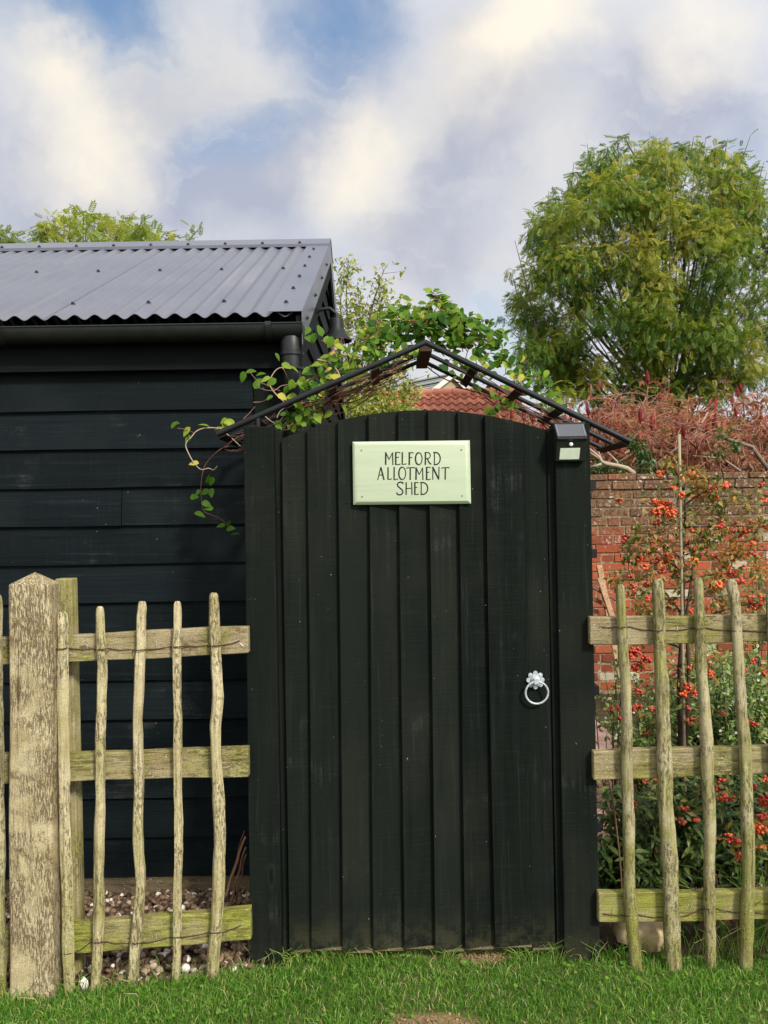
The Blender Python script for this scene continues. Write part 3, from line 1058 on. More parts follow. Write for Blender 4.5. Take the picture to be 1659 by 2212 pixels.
mb.prism([(WX1 - .001, DW, zs[0]), (WX1 - .001, YB, zs[0]), (WX1 - .001, YB, roof_z(2 * YR - YB) - .03), (WX1 - .001, YR, roof_z(YR) - .03), (WX1 - .001, DW, roof_z(DW) - .03)], (-.012, 0, 0), .3)
mb.build('gable_wall', M['shed'], shed)
mb = MB()
mb.box((px(553, DW) + 0.002, DW - 0.026, zs[0]), (WX1 + 0.022, DW + 0.05, pz(795, DW)))
mb.build('corner_board', M['gate'], shed, bevel=0.003)
mb = MB()
mb.box((XL, DW - 0.012, -0.02), (WX1 - 0.005, DW + 0.09, zs[0] - 0.003))
mb.build('plinth', M['plinth'], shed, bevel=0.004)
# solid core so nothing shows through from behind
mb = MB()
mb.box((XL, DW + 0.02, 0.0), (WX1 - 0.012, YB - 0.02, 2.10))
mb.build('rear_structure', M['fascia'], shed)
# fascia, soffit, gutter
ZF0, ZF1 = pz(793.5, 3.30), ZE - 0.028
mb = MB()
mb.box((XL, 3.285, ZF0), (-0.335, 3.306, ZF1))
mb.build('fascia', M['fascia'], shed, bevel=0.002)
mb = MB()
mb.box((XL, 3.3075, ZF0 + 0.01), (-0.336, DW + 0.02, ZF0 + 0.022))
mb.build('soffit', M['fascia'], shed)
gz, gy, gr = 2.222, 3.222, 0.056
GX1 = px(654, gy, 720)
mb = MB()
seg = 14
for (xa, xb, r0, r1) in ((XL, GX1, gr, gr - 0.003),):
    vs, fs = [], []
    for x in (xa, xb):
        for k in range(seg + 1):
            a = PI + PI * k / seg
            vs.append((x, gy + r0 * math.cos(a), gz + r0 * math.sin(a)))
        for k in range(seg + 1):
            a = 2 * PI - PI * k / seg
            vs.append((x, gy + r1 * math.cos(a), gz + r1 * math.sin(a)))
    n = 2 * (seg + 1)
    fs = [(k, (k + 1) % n, n + (k + 1) % n, n + k) for k in range(n)]
    mb.add(vs, fs)
    # stop end
    half = [(xb, gy + (r0 + .002) * math.cos(PI + PI * k / seg), gz + (r0 + .002) * math.sin(PI + PI * k / seg)) for k in range(seg + 1)]
    mb.prism(half, (0.004, 0, 0))
    mb.tube([(xa, gy - r0, gz), (xb + .004, gy - r0, gz)], 0.0035, 6)
gut = mb.build('gutter', M['black_gutter'], shed, smooth=True, angle=R(40))
for u in (4, 577):
    mb = MB()
    x = px(u, gy, 720)
    for k in range(seg):
        a, a2 = PI + PI * k / seg, PI + PI * (k + 1) / seg
        r0, r1 = gr + 0.001, gr + 0.005
        mb.hexa([(x, gy + r0 * math.cos(a), gz + r0 * math.sin(a)), (x + .022, gy + r0 * math.cos(a), gz + r0 * math.sin(a)),
                 (x + .022, gy + r1 * math.cos(a), gz + r1 * math.sin(a)), (x, gy + r1 * math.cos(a), gz + r1 * math.sin(a)),
                 (x, gy + r0 * math.cos(a2), gz + r0 * math.sin(a2)), (x + .022, gy + r0 * math.cos(a2), gz + r0 * math.sin(a2)),
                 (x + .022, gy + r1 * math.cos(a2), gz + r1 * math.sin(a2)), (x, gy + r1 * math.cos(a2), gz + r1 * math.sin(a2))])
    mb.box((x, gy - gr - .008, gz - .008), (x + .022, gy - gr + .004, gz + .006))
    mb.build('gutter_bracket', M['black_plastic'], gut)
# rainwater outlet and downpipe
mb = MB()
xp = px(630, gy, 740)
zt = gz - gr
mb.lathe([(0.038, 0.012), (0.043, -0.01), (0.043, -0.045), (0.0465, -0.047), (0.0465, -0.058), (0.041, -0.06), (0.041, -0.10), (0.0455, -0.102), (0.0455, -0.113), (0.036, -0.115)], (xp, gy, zt), seg=24)
mb.tube([(xp, gy, zt - .11), (xp, gy + .004, zt - .15), (xp, gy + .035, zt - .20), (xp, gy + .07, zt - .235), (xp, gy + .085, zt - .29), (xp, gy + .07, 0.25), (xp, gy + .07, 0.06)], 0.034, 18)
mb.build('downpipe', M['black_gutter'], shed, smooth=True, angle=R(40))
# corrugated roof
CR, AMP = 0.0765, 0.0095
x_end = XG - 0.020
PH = px(443 / 2.0737 / 1.3562, 3.383, 657)     # one crest runs through this screw


def corr(x):
    return AMP * math.cos(2 * PI * (x - PH) / CR)


roof = None
mb = MB()
nx = int((x_end - XL) / CR * 14)
ys = [YE, YE + 0.6, YE + 1.2, YR - 0.02]
for side in (0, 1):
    vs, fs = [], []
    for k in range(nx + 1):
        x = XL + (x_end - XL) * k / nx
        for y in ys:
            yy = y if side == 0 else 2 * YR - y
            vs.append((x, yy, roof_z(y) + corr(x)))
        for y in ys:
            yy = y if side == 0 else 2 * YR - y
            vs.append((x, yy, roof_z(y) + corr(x) - 0.0016))
    m = len(ys)
    for k in range(nx):
        for j in range(m - 1):
            a = k * 2 * m + j
            fs.append((a, a + 2 * m, a + 2 * m + 1, a + 1))
            fs.append((a + m, a + m + 1, a + 3 * m + 1, a + 3 * m))
        a = k * 2 * m
        fs.append((a, a + m, a + 3 * m, a + 2 * m))
    mb.add(vs, fs)
# one sheet lap: a slightly raised edge on the left
roof = mb.build('roof', M['roof'], shed, smooth=True, angle=R(50))
mb = MB()
xl = px(93, YE, 679)
for k in range(10):
    x0, x1 = xl - CR * 0.55 + k * CR * 0.055, xl - CR * 0.55 + (k + 1) * CR * 0.055
    mb.add([(x0, YE - .001, ZE + corr(x0) + .0012), (x1, YE - .001, ZE + corr(x1) + .0012), (x1, YR - .05, roof_z(YR - .05) + corr(x1) + .0012), (x0, YR - .05, roof_z(YR - .05) + corr(x0) + .0012)], [(0, 1, 2, 3)])
mb.build('sheet_lap', M['roof'], roof, smooth=True)
# ridge cap
nrm = Vector((0, -PITCH, 1)).normalized()
mb = MB()
for side in (1, -1):
    w = 0.165
    y0 = YR - w * side
    zr = roof_z(YR) + 0.030
    zl = roof_z(YR - w) + 0.022
    mb.hexa([(XL, y0, zl - .002), (XG + .004, y0, zl - .002), (XG + .004, YR, zr - .002), (XL, YR, zr - .002), (XL, y0, zl), (XG + .004, y0, zl), (XG + .004, YR, zr), (XL, YR, zr)])
    mb.hexa([(XL, y0 - .002 * side, zl - .016), (XG + .004, y0 - .002 * side, zl - .016), (XG + .004, y0, zl - .016), (XL, y0, zl - .016), (XL, y0 - .002 * side, zl + .001), (XG + .004, y0 - .002 * side, zl + .001), (XG + .004, y0, zl), (XL, y0, zl)])
mb.build('ridge_cap', M['flash'], roof)
# verge flashing: flat top strip and side apron
mb = MB()
FW = 0.128
for side in (1, -1):
    ya, yb = (YE - 0.012, YR)
    def pt(x, y, dz):
        return (x, y if side == 1 else 2 * YR - y, roof_z(y) + dz)
    h = AMP + 0.004
    mb.hexa([pt(XG - FW, ya, h - .0015), pt(XG, ya, h - .0015), pt(XG, yb, h - .0015), pt(XG - FW, yb, h - .0015), pt(XG - FW, ya, h), pt(XG, ya, h), pt(XG, yb, h), pt(XG - FW, yb, h)])
    mb.hexa([pt(XG - .0015, ya, -.115), pt(XG + .0005, ya, -.115), pt(XG + .0005, yb, -.115), pt(XG - .0015, yb, -.115), pt(XG - .0015, ya, h + .0005), pt(XG + .0005, ya, h + .0005), pt(XG + .0005, yb, h + .0005), pt(XG - .0015, yb, h + .0005)])
verge = mb.build('verge_flashing', M['flash'], roof)
# barge boards
mb = MB()
for side in (1, -1):
    def pt2(x, y, dz):
        return (x, y if side == 1 else 2 * YR - y, roof_z(y) + dz)
    ya = YE + 0.004
    mb.hexa([pt2(XG - .026, ya, -.205), pt2(XG - .003, ya, -.205), pt2(XG - .003, YR, -.205), pt2(XG - .026, YR, -.205), pt2(XG - .026, ya, -.004), pt2(XG - .003, ya, -.004), pt2(XG - .003, YR, -.004), pt2(XG - .026, YR, -.004)])
mb.build('barge_board', M['fascia'], shed, bevel=0.002)
# screws
def screw_mesh():
    m_ = MB()
    m_.lathe([(0.0105, 0.0), (0.0105, 0.002), (0.0062, 0.0025), (0.0062, 0.0085), (0.005, 0.0095)], (0, 0, 0), seg=10)
    o_ = m_.build('screw', M['screw'], None, loc=(0, 0, 0))
    return o_


scr = screw_mesh()
first = True


def place_screw(p, normal):
    global first
    off = Vector(p) - Vector(shed.location)
    o_ = scr if first else scr.copy()
    if not first:
        COL.objects.link(o_)
    first = False
    o_.parent = roof
    o_.location = off
    o_.rotation_euler = Vector(normal).to_track_quat('Z', 'Y').to_euler()


for yrow, shift in ((3.383, 0), (4.147, 2), (4.80, 1)):
    for k in range(-6, 12):
        x = PH + (k * 4 + shift) * CR
        if XL + 1.5 < x < XG - FW - 0.02 and yrow < 4.5:
            place_screw((x, yrow, roof_z(yrow) + AMP), nrm)
for k in range(-5, 6):
    x = PH + (k * 4 + 2) * CR * 0.72
    if x < XG - .1:
        place_screw((x, YR - 0.13, roof_z(YR - .13) + 0.0245), Vector((0, -0.1, 1)))
for k in range(7):
    y = YE + 0.14 + k * 0.285
    if y < YR - .1:
        place_screw((XG - FW * 0.60, y, roof_z(y) + AMP + .004), nrm)
for y in (YE + .17, YE + .62, YE + 1.05, YE + 1.45):
    place_screw((XG + .0005, y, roof_z(y) - 0.055), (1, 0, 0))

# wall lamp on the gable ------------------------------------------------
LD = 3.95
lp = P(727, 715, LD)
lamp = thing('wall_lamp', 'black barn lamp with conical shade on the shed gable wall', 'lamp', (WX1 + .02, LD, lp.z + .05))
mb = MB()
zt = pz(690, LD)
zb = pz(737, LD)
mb.lathe([(0.010, zt - zb + .010), (0.030, zt - zb + .008), (0.034, zt - zb), (0.036, zt - zb - .040), (0.040, zt - zb - .050), (0.052, .030), (0.070, .012), (0.073, .004), (0.070, .002), (0.050, .022), (0.02, .034)], (lp.x, LD, zb), seg=28)
mb.build('lamp_shade', M['black_metal'], lamp, smooth=True, angle=R(35))
mb = MB()
mb.tube([(WX1 + .016, LD, zt + .02), (WX1 + .05, LD, zt + .05), (lp.x - .03, LD, zt + .055), (lp.x, LD, zt + .03), (lp.x, LD, zt + .005)], 0.009, 10)
mb.lathe([(0.035, 0), (0.035, .012), (.02, .02)], (WX1 + .012, LD, zt + .02), axis=Vector((1, 0, 0)), seg=18)
mb.build('arm', M['black_metal'], lamp, smooth=True, angle=R(35))
mb = MB()
mb.lathe([(0.018, .02), (0.030, 0.0), (0.034, -.03), (0.030, -.06), (0.016, -.078), (.002, -.082)], (lp.x, LD, zb), seg=20)
mb.build('glass', M['lampglass'], lamp, smooth=True)

# ================================================================== GATE, POSTS
def gate_post(label, u0t, u1t, vt, u0b, u1b, vb, depth=0.10):
    mb = MB()
    a, b_ = P(u0t, vt, DG), P(u1t, vt, DG)
    c, d_ = P(u0b, vb, DG), P(u1b, vb, DG)
    z = -0.05
    for q in (c, d_):
        q.z = z
    mb.hexa([c, d_, d_ + Vector((0, depth, 0)), c + Vector((0, depth, 0)), a, b_, b_ + Vector((0, depth, 0)), a + Vector((0, depth, 0))], float(rng.uniform(.2, .5)))
    o_ = mb.build('gate_post', M['gate'], bevel=0.004, seg=2)
    return tag(o_, label, 'gate post', 'black gate posts')


gate_post('plain black wooden gate post beside the shed, without a light', 526, 591, 921, 541, 609, 2088)
gate_post('black wooden gate post carrying the solar light, beside the berry garden', 1198, 1274, 914, 1220, 1297, 2088)

gate = thing('garden_gate', 'tall black boarded garden gate with an arched top and ring handle', 'gate', (px(905, DG), DG + .04, 0))
tops = [609, 664, 730, 795, 860, 924, 988, 1046, 1131, 1178]
bots = [624, 673, 740, 807, 873, 941, 1005, 1069, 1152, 1201]


def gate_top_v(u):
    return 886 + 44 * ((u - 918) / 262) ** 2


mb = MB()
ZB = 0.045
for i in range(len(tops) - 1):
    gap = 0.8
    nseg = 6
    vs = []
    flush = (i == 7)
    bow = rng.uniform(-1, 1)
    D_l = DG + 0.005 + rng.uniform(-.001, .001)
    D_r = DG + (0.0255 if not flush else 0.0165)
    if i == 8:
        D_l, D_r = DG + 0.0150, DG + 0.020
    ring = []
    nz_ = 12
    for j in range(nz_ + 1):
        s = j / nz_
        ul = bots[i] + (tops[i] - bots[i]) * s + gap
        ur = bots[i + 1] + (tops[i + 1] - bots[i + 1]) * s + (5.0 if i < 8 else -gap)
        wob = 0.0012 * math.sin(s * 5 + bow * 3)
        for q in range(nseg + 1):
            fr_ = q / nseg
            u = ul + (ur - ul) * fr_
            D = D_l + (D_r - D_l) * fr_ + 0.0008 * bow * math.sin(PI * fr_)
            zt_ = P(u, gate_top_v(u), D).z
            zb_ = ZB + 0.006 * math.sin(i * 2.1)
            z = zb_ + (zt_ - zb_) * s
            x = P(u, CY, D).x + (u - CX) * 0
            # u given along the (tilted) image vertical: recover x at that height
            v_img = 2060 + (gate_top_v(u) - 2060) * s
            x = P(u, v_img, D).x
            ring.append((x + wob, D, z))
        for q in range(nseg, -1, -1):
            x, _, z = ring[-1 - (nseg - q)] if False else ring[len(ring) - (nseg + 1) - (nseg - q) + 0 + (nseg - q) * 0 + q - 0 - 0] if False else (0, 0, 0)
            break
    W_ = nseg + 1
    base = np.array(ring)
    back = base.copy()
    back[:, 1] = DG + 0.0335 - 0.0005 * i
    nV = len(base)
    fs = []
    for j in range(nz_):
        for q in range(nseg):
            a = j * W_ + q
            fs.append((a, a + 1, a + W_ + 1, a + W_))
            fs.append((nV + a, nV + a + W_, nV + a + W_ + 1, nV + a + 1))
        a = j * W_
        fs.append((a, a + W_, nV + a + W_, nV + a))
        a = j * W_ + nseg
        fs.append((a, nV + a, nV + a + W_, a + W_))
    for q in range(nseg):
        fs.append((q, nV + q, nV + q + 1, q + 1))
        a = nz_ * W_ + q
        fs.append((a, a + 1, nV + a + 1, nV + a))
    mb.add(np.concatenate([base, back]), fs, float(rng.uniform(0.0, 1.0)))
    # nail heads
    for v_ in (1085, 1200, 1690, 1960):
        if rng.uniform() < 0.75:
            s = (2060 - v_) / (2060 - gate_top_v(918))
            ul = bots[i] + (tops[i] - bots[i]) * s
            ur = bots[i + 1] + (tops[i + 1] - bots[i + 1]) * s
            for fr_ in (0.22, 0.75):
                u = ul + (ur - ul) * (fr_ + rng.uniform(-.05, .05))
                p = P(u, v_ + rng.uniform(-6, 6), D_l + (D_r - D_l) * fr_)
                mb.lathe([(0.0036, 0.0), (0.003, 0.0012)], p, axis=Vector((0, -1, 0)), seg=8, tint=0.5)
leaf = mb.build('gate_leaf', M['gate'], gate)
# pale end grain at the foot of the boards
mb = MB()
for i in range(len(tops) - 1):
    a, b_ = px(bots[i], DG, 2060) + .002, px(bots[i + 1], DG, 2060) - .002
    mb.box((a, DG + .013, ZB - .006 + 0.006 * math.sin(i * 2.1)), (b_, DG + .033, ZB + 0.006 * math.sin(i * 2.1) + .0005))
mb.build('end_grain', M['plinth'], gate)
# ledges behind the boards
for z in (0.30, 1.02, 1.62):
    mb = MB()
    mb.box((px(618, DG), DG + .035, z), (px(1180, DG), DG + .058, z + .09))
    mb.build('ledge', M['gate'], gate)
# stops on both sides
for (ut, ub, wd) in ((592, 611, 14), (1181, 1204, 16)):
    mb = MB()
    a, b_ = P(ut, 926, DG + .02), P(ub, 2060, DG + .02)
    w = wd / F * DG
    mb.hexa([(b_.x, DG + .024, 0.01), (b_.x + w, DG + .024, 0.01), (b_.x + w, DG + .06, 0.01), (b_.x, DG + .06, 0.01), (a.x, DG + .024, a.z), (a.x + w, DG + .024, a.z), (a.x + w, DG + .06, a.z), (a.x, DG + .06, a.z)])
    mb.build('gate_stop', M['gate'], gate, bevel=0.002)


# ring handle
def H(x, y, D):
    return P((1500 + x / 11.85) / 1.3562, (1940 + y / 11.85) / 1.3562, D)


k_h = DG / F / 11.85 / 1.3562
hc = H(805, 610, DG + .012)
mb = MB()
pts = []
n = 96
for k in range(n):
    a = 2 * PI * k / n
    lob = abs(math.cos(4 * (a)))
    r = (205 + 115 * lob ** 0.55) * k_h
    if math.cos(4 * a) < 0 and False:
        r *= .9
    pts.append((hc.x + r * math.cos(a), DG + .0095, hc.z + r * math.sin(a)))
mb.prism(pts, (0, -0.0035, 0))
mb.lathe([(175 * k_h, 0), (170 * k_h, .004), (120 * k_h, .009), (60 * k_h, .0105)], (hc.x, DG + .006, hc.z), axis=Vector((0, -1, 0)), seg=24)
for k in (1, 3, 5, 7):
    a = PI / 4 * k
    mb.lathe([(38 * k_h, 0), (30 * k_h, .002)], (hc.x + 240 * k_h * math.cos(a), DG + .006, hc.z + 240 * k_h * math.sin(a)), axis=Vector((0, -1, 0)), seg=10)
mb.box((hc.x - .008, DG - .016, hc.z - .010), (hc.x + .008, DG - .002, hc.z + .007))
plate = mb.build('handle_plate', M['zinc'], gate, bevel=0.0006)
rc = H(845, 1040, DG)
mb = MB()
n = 48
ringp = [(rc.x + 390 * k_h * math.cos(2 * PI * k / n), DG - .012 + .010 * (1 - math.sin(2 * PI * k / n)) * .35, rc.z + 390 * k_h * math.sin(2 * PI * k / n)) for k in range(n + 1)]
mb.tube(ringp, 37 * k_h, 10, cap=False)
mb.build('ring', M['zinc'], plate, smooth=True)

# ------------------------------------------------------------------ sign
DS = DG - 0.012


def S(x, y, D=DS):
    return P((1000 + x / 3.95) / 1.3562, (1260 + y / 3.95) / 1.3562, D)


sc_ = S(815, 495)
sign = thing('name_sign', 'pale sage green wooden name board with hand painted lettering, screwed to the gate', 'sign', (sc_.x, DS, S(815, 865).z))
mb = MB()
tl, tr, br_, bl = S(130, 138, DG + .006), S(1483, 122, DG + .006), S(1497, 852, DG + .006), S(140, 865, DG + .006)
ins = 55
fl = [S(130 + ins, 138 + ins), S(1483 - ins, 122 + ins), S(1497 - ins, 852 - ins), S(140 + ins, 865 - ins)]
md = [Vector((q.x, DS + .009, q.z)) for q in (tl, tr, br_, bl)]
m2 = [q * 0.35 + w * 0.65 + Vector((0, -0.0022, 0)) for q, w in zip(md, fl)]
m3 = [q * 0.75 + w * 0.25 + Vector((0, -0.0016, 0)) for q, w in zip(md, fl)]
vs = [tl, tr, br_, bl] + md + m3 + m2 + fl
fs = [(3, 2, 1, 0)]
for r_ in range(4):
    for k in range(4):
        fs.append((r_ * 4 + k, r_ * 4 + (k + 1) % 4, r_ * 4 + 4 + (k + 1) % 4, r_ * 4 + 4 + k))
fs.append((16, 17, 18, 19))
mb.add([tuple(q) for q in vs], fs)
mb.build('board', M['sign'], sign, smooth=True, angle=R(24))
for (x, y) in ((232, 235), (1388, 228), (240, 770), (1398, 762)):
    mb = MB()
    p = S(x, y)
    mb.lathe([(0.0031, 0), (0.0029, 0.0010), (0.0016, 0.0011), (0.0014, 0.0004)], p, axis=Vector((0, -1, 0)), seg=12)
    mb.build('screw', M['brass'], sign)

TH, TK = 9.5, 17.5


def arc(cx_, cy_, rx, ry, a0, a1, n=16):
    return [(cx_ + rx * math.cos(R(a0 + (a1 - a0) * k / n)), cy_ + ry * math.sin(R(a0 + (a1 - a0) * k / n))) for k in range(n + 1)]


def glyph(ch, x0, x1, y0, y1):
    w, h = x1 - x0, y1 - y0
    L = []

    def st(pts, wd):
        L.append(([(x0 + p[0] * w, y0 + p[1] * h) for p in pts], wd))

    def serif(x, y, a=.10):
        L.append(([(x0 + x * w - a * 75, y0 + y * h), (x0 + x * w + a * 75, y0 + y * h)], 6.0))
    if ch == 'M':
        st([(.14, 0), (.12, 1)], TK); st([(.14, .02), (.5, .58)], TH + 1); st([(.5, .58), (.88, .02)], TH); st([(.88, 0), (.92, 1)], TH + 3)
        serif(.12, 1); serif(.92, 1); serif(.08, .01, .06)
    elif ch == 'E':
        st([(.25, 0), (.25, 1)], TK); st([(.15, 0), (.95, .01)], TH); st([(.25, .42), (.8, .40)], TH); st([(.12, 1), (1, .985)], TH)
        st([(.95, -.02), (.95, .07)], TH); st([(1, .92), (1, 1)], TH)
    elif ch == 'L':
        st([(.3, 0), (.28, 1)], TK - 2); st([(.28, 1), (1, .97)], TH); serif(.3, 0, .08); st([(1, .9), (1, .98)], TH)
    elif ch == 'F':
        st([(.38, 0), (.35, 1)], TK); st([(.2, .02), (1, 0)], TH + 2); st([(.37, .42), (.85, .40)], TH + 1); serif(.35, 1); st([(1, 0), (1, .08)], TH)
    elif ch == 'O':
        st(arc(.5, .5, .44, .5, 100, 270, 18), TK - 1); st(arc(.5, .5, .46, .5, -90, 100, 18), TH + 2)
    elif ch == 'R':
        st([(.22, 0), (.2, 1)], TK - 1); st([(.1, .02), (.45, 0)] + arc(.48, .25, .40, .25, -90, 90, 10) + [(.24, .52)], TH + 2); st([(.48, .5), (.66, .78), (.98, .98)], TK - 3); serif(.2, 1)
    elif ch == 'D':
        st([(.2, 0), (.2, 1)], TH + 2); st([(.05, .02), (.3, .01)] + arc(.36, .5, .6, .49, -90, 90, 18) + [(.1, .99)], TK - 3)
    elif ch == 'A':
        st([(.48, 0), (.08, 1)], TH + 1); st([(.48, 0), (.9, 1)], TK); st([(.24, .64), (.74, .62)], TH); serif(.08, 1, .08); serif(.92, 1, .08)
    elif ch == 'T':
        st([(.48, 0), (.46, 1)], TK - 2); st([(0, .04), (1, .0)], TH + 1); st([(0, .03), (.0, .10)], TH); st([(1, 0), (1, .08)], TH); serif(.46, 1)
    elif ch == 'N':
        st([(.14, 0), (.14, 1)], TH + 2); st([(.12, 0), (.86, 1)], TK + 1); st([(.88, 0), (.86, 1)], TH + 2); serif(.14, 1, .08); serif(.9, 0, .08); serif(.08, .0, .06)
    elif ch == 'S':
        st([(.92, .12), (.8, .03), (.55, 0), (.28, .04), (.12, .17), (.2, .32), (.5, .47), (.8, .62), (.9, .78), (.76, .93), (.45, 1), (.16, .96), (.04, .84)], TK - 2)
        st([(.92, .02), (.93, .14)], TH); st([(.04, .80), (.05, .95)], TH)
    elif ch == 'H':
        st([(.18, 0), (.16, 1)], TK - 3); st([(.86, 0), (.9, 1)], TH + 3); st([(.16, .5), (.88, .47)], TH); serif(.17, 0, .08); serif(.17, 1, .08); serif(.87, 0, .08); serif(.9, 1, .08)
    return L


mb = MB()
words_ = [("MELFORD", 258, 400, [(500, 605), (613, 680), (688, 748), (762, 830), (853, 938), (955, 1040), (1060, 1148)]),
          ("ALLOTMENT", 430, 571, [(415, 502), (525, 578), (595, 650), (660, 748), (755, 845), (852, 952), (973, 1030), (1045, 1142), (1163, 1247)]),
          ("SHED", 603, 747, [(638, 722), (735, 827), (838, 890), (905, 1004)])]
for wd_, y0, y1, xs_ in words_:
    for ch, (x0, x1) in zip(wd_, xs_):
        for pts, sw in glyph(ch, x0, x1, y0 + rng.uniform(-3, 3), y1 + rng.uniform(-3, 3)):
            n = len(pts)
            Lp, Rp = [], []
            for i in range(n):
                a, b_ = pts[max(i - 1, 0)], pts[min(i + 1, n - 1)]
                dx, dy = b_[0] - a[0], b_[1] - a[1]
                q = math.hypot(dx, dy) or 1
                nx_, ny_ = -dy / q * sw / 2, dx / q * sw / 2
                Lp.append((pts[i][0] + nx_, pts[i][1] + ny_))
                Rp.append((pts[i][0] - nx_, pts[i][1] - ny_))
            dd = float(rng.uniform(.0006, .0009))
            vs = [tuple(S(*q, DS - dd)) for q in Lp] + [tuple(S(*q, DS - dd)) for q in Rp] + [tuple(S(*q, DS + .0004)) for q in Lp] + [tuple(S(*q, DS + .0004)) for q in Rp]
            fs = []
            for i in range(n - 1):
                fs += [(i, i + 1, n + i + 1, n + i), (i, 2 * n + i, 2 * n + i + 1, i + 1), (n + i, n + i + 1, 3 * n + i + 1, 3 * n + i)]
            mb.add(vs, fs)
lt = mb.build('lettering', M['letter'], sign)
lt['label'] = 'dark hand painted capitals reading MELFORD ALLOTMENT SHED'


# ------------------------------------------------------------------ solar light
def Q(x, y, D):
    return P((1590 + x / 9.76) / 1.3562, (1220 + y / 9.76) / 1.3562, D)


lc = Q(790, 1280, DG)
sl = thing('solar_light', 'small black solar wall light with pale lamp panel on the gate post top', 'light', (lc.x, DG, lc.z))
x0, x1 = Q(345, 700, DG - .02).x, Q(1195, 700, DG - .02).x
zt, zs1, zs2, zb = Q(700, 235, DG).z, Q(700, 600, DG - .058).z, Q(700, 690, DG - .055).z, Q(700, 1285, DG - .02).z
mb = MB()
mb.prism([(x0, DG - .001, zt), (x0, DG - .010, zt), (x0, DG - .060, zs1), (x0, DG - .060, zs1 - .006), (x0, DG - .052, zs2), (x0, DG - .024, zb), (x0, DG - .001, zb)], (x1 - x0, 0, 0))
mb.build('housing', M['black_plastic'], sl, bevel=0.0025, seg=2)
# back plate with the fixing hole
mb = MB()
mb.box((Q(330, 200, DG).x, DG - .004, zt - .01), (Q(1190, 200, DG).x, DG - .0005, Q(700, 175, DG).z))
mb.build('back_plate', M['black_plastic'], sl, bevel=0.001)


def on_top(x, fr, lift):
    return Vector((x, DG - .010 - .050 * fr, zt + (zs1 - zt) * fr)) + Vector((0, -.55, .83)) * lift


mb = MB()
xa, xb = x0 + .004, x1 - .004
mb.add([tuple(on_top(*q)) for q in ((xa, .05, .0025), (xb, .05, .0025), (xb, .97, .0025), (xa, .97, .0025), (xa + .003, .10, .0027), (xb - .003, .10, .0027), (xb - .003, .93, .0027), (xa + .003, .93, .0027))],
       [(0, 1, 5, 4), (1, 2, 6, 5), (2, 3, 7, 6), (3, 0, 4, 7), (4, 5, 6, 7)])
mb.build('solar_panel', M['panel'], sl)
for (xq, xr) in ((xa - .002, xa + .004), (xb - .004, xb + .002)):
    mb = MB()
    mb.hexa([on_top(xq, .06, .001), on_top(xr, .06, .001), on_top(xr, .97, .001), on_top(xq, .97, .001), on_top(xq, .06, .004), on_top(xr, .06, .004), on_top(xr, .97, .004), on_top(xq, .97, .004)])
    mb.build('panel_edge', M['flash'], sl)


def on_front(x, z, lift):
    fr = (zs2 - z) / (zs2 - zb)
    return Vector((x, DG - .052 + .028 * fr - lift, z))


pz1, pz0 = Q(700, 905, DG - .045).z, Q(700, 1230, DG - .027).z
mb = MB()
cs = [(Q(470, 1230, DG - .027).x, pz0), (Q(1035, 1230, DG - .027).x, pz0), (Q(1075, 900, DG - .045).x, pz1), (Q(505, 905, DG - .045).x, pz1)]
mb.hexa([on_front(x, z, .0002) for x, z in cs] + [on_front(x, z, .0022) for x, z in cs])
mb.build('lamp_panel', M['ledpanel'], sl, bevel=0.0006)
sp_ = Q(815, 795, DG - .05)
mb = MB()
mb.lathe([(0.0068, 0), (0.0066, .002), (0.0045, .0045), (0.0015, .0056)], on_front(sp_.x, sp_.z, .0), axis=Vector((0, -1, 0)), seg=18)
mb.build('sensor', M['white_plastic'], sl, smooth=True)

# ================================================================== ROSE ARCH
DA0, DAM, DA1 = DG + 0.115, DG + 0.285, DG + 0.455
apex = P(920, 740, DA0)
eaveL = P(469, 938, DA0)
eaveR = P(1361, 954, DA0)
aL = Vector((px(560, DA0), DA0, 0))
arch = thing('garden_arch', 'black metal rose arch with a pitched top spanning the gate', 'arch', (apex.x, (DA0 + DA1) / 2, 0))
slopes = []
for y, nm in ((DA0, 'front'), (DAM, 'mid'), (DA1, 'rear')):
    mb = MB()
    A, B, E = Vector((apex.x, y, apex.z)), Vector((eaveL.x, y, eaveL.z)), Vector((eaveR.x, y, eaveR.z))
    mb.tube([B, A, E], 0.0110 if y == DA0 else 0.0085, 10)
    # uprights
    for sx, q in ((-1, aL.x), (1, px(1264, DA0))):
        f_ = (q - A.x) / ((B.x if sx < 0 else E.x) - A.x)
        zq = A.z + ((B.z if sx < 0 else E.z) - A.z) * f_
        mb.tube([(q, y, 0), (q, y, zq)], 0.009, 8)
    mb.build('hoop', M['black_metal'], arch, smooth=True, angle=R(40))
for sx, E in ((-1, eaveL), (1, eaveR)):
    dirv = (Vector(E) - apex)
    L = dirv.length
    dv = dirv.normalized()
    n_ = Vector((dv.z, 0, -dv.x)) * (1 if dv.x < 0 else -1)
    for t in ((0.24, 0.46, 0.66, 0.80, 0.985) if sx > 0 else (0.25, 0.46, 0.66, 0.82, 0.985)):
        c = apex + dv * (L * t)
        w = 0.015
        a, b_ = c - dv * w, c + dv * w
        mb = MB()
        up_ = n_ * (-0.0105)
        mb.hexa([a + up_, b_ + up_, b_ + up_ + Vector((0, DA1 - DA0 + .01, 0)), a + up_ + Vector((0, DA1 - DA0 + .01, 0)),
                 a + up_ - n_ * .005, b_ + up_ - n_ * .005, b_ + up_ - n_ * .005 + Vector((0, DA1 - DA0 + .01, 0)), a + up_ - n_ * .005 + Vector((0, DA1 - DA0 + .01, 0))], float(rng.uniform(.2, .9)))
        mb.build('cross_strap', M['rust_strap'], arch)
mb = MB()
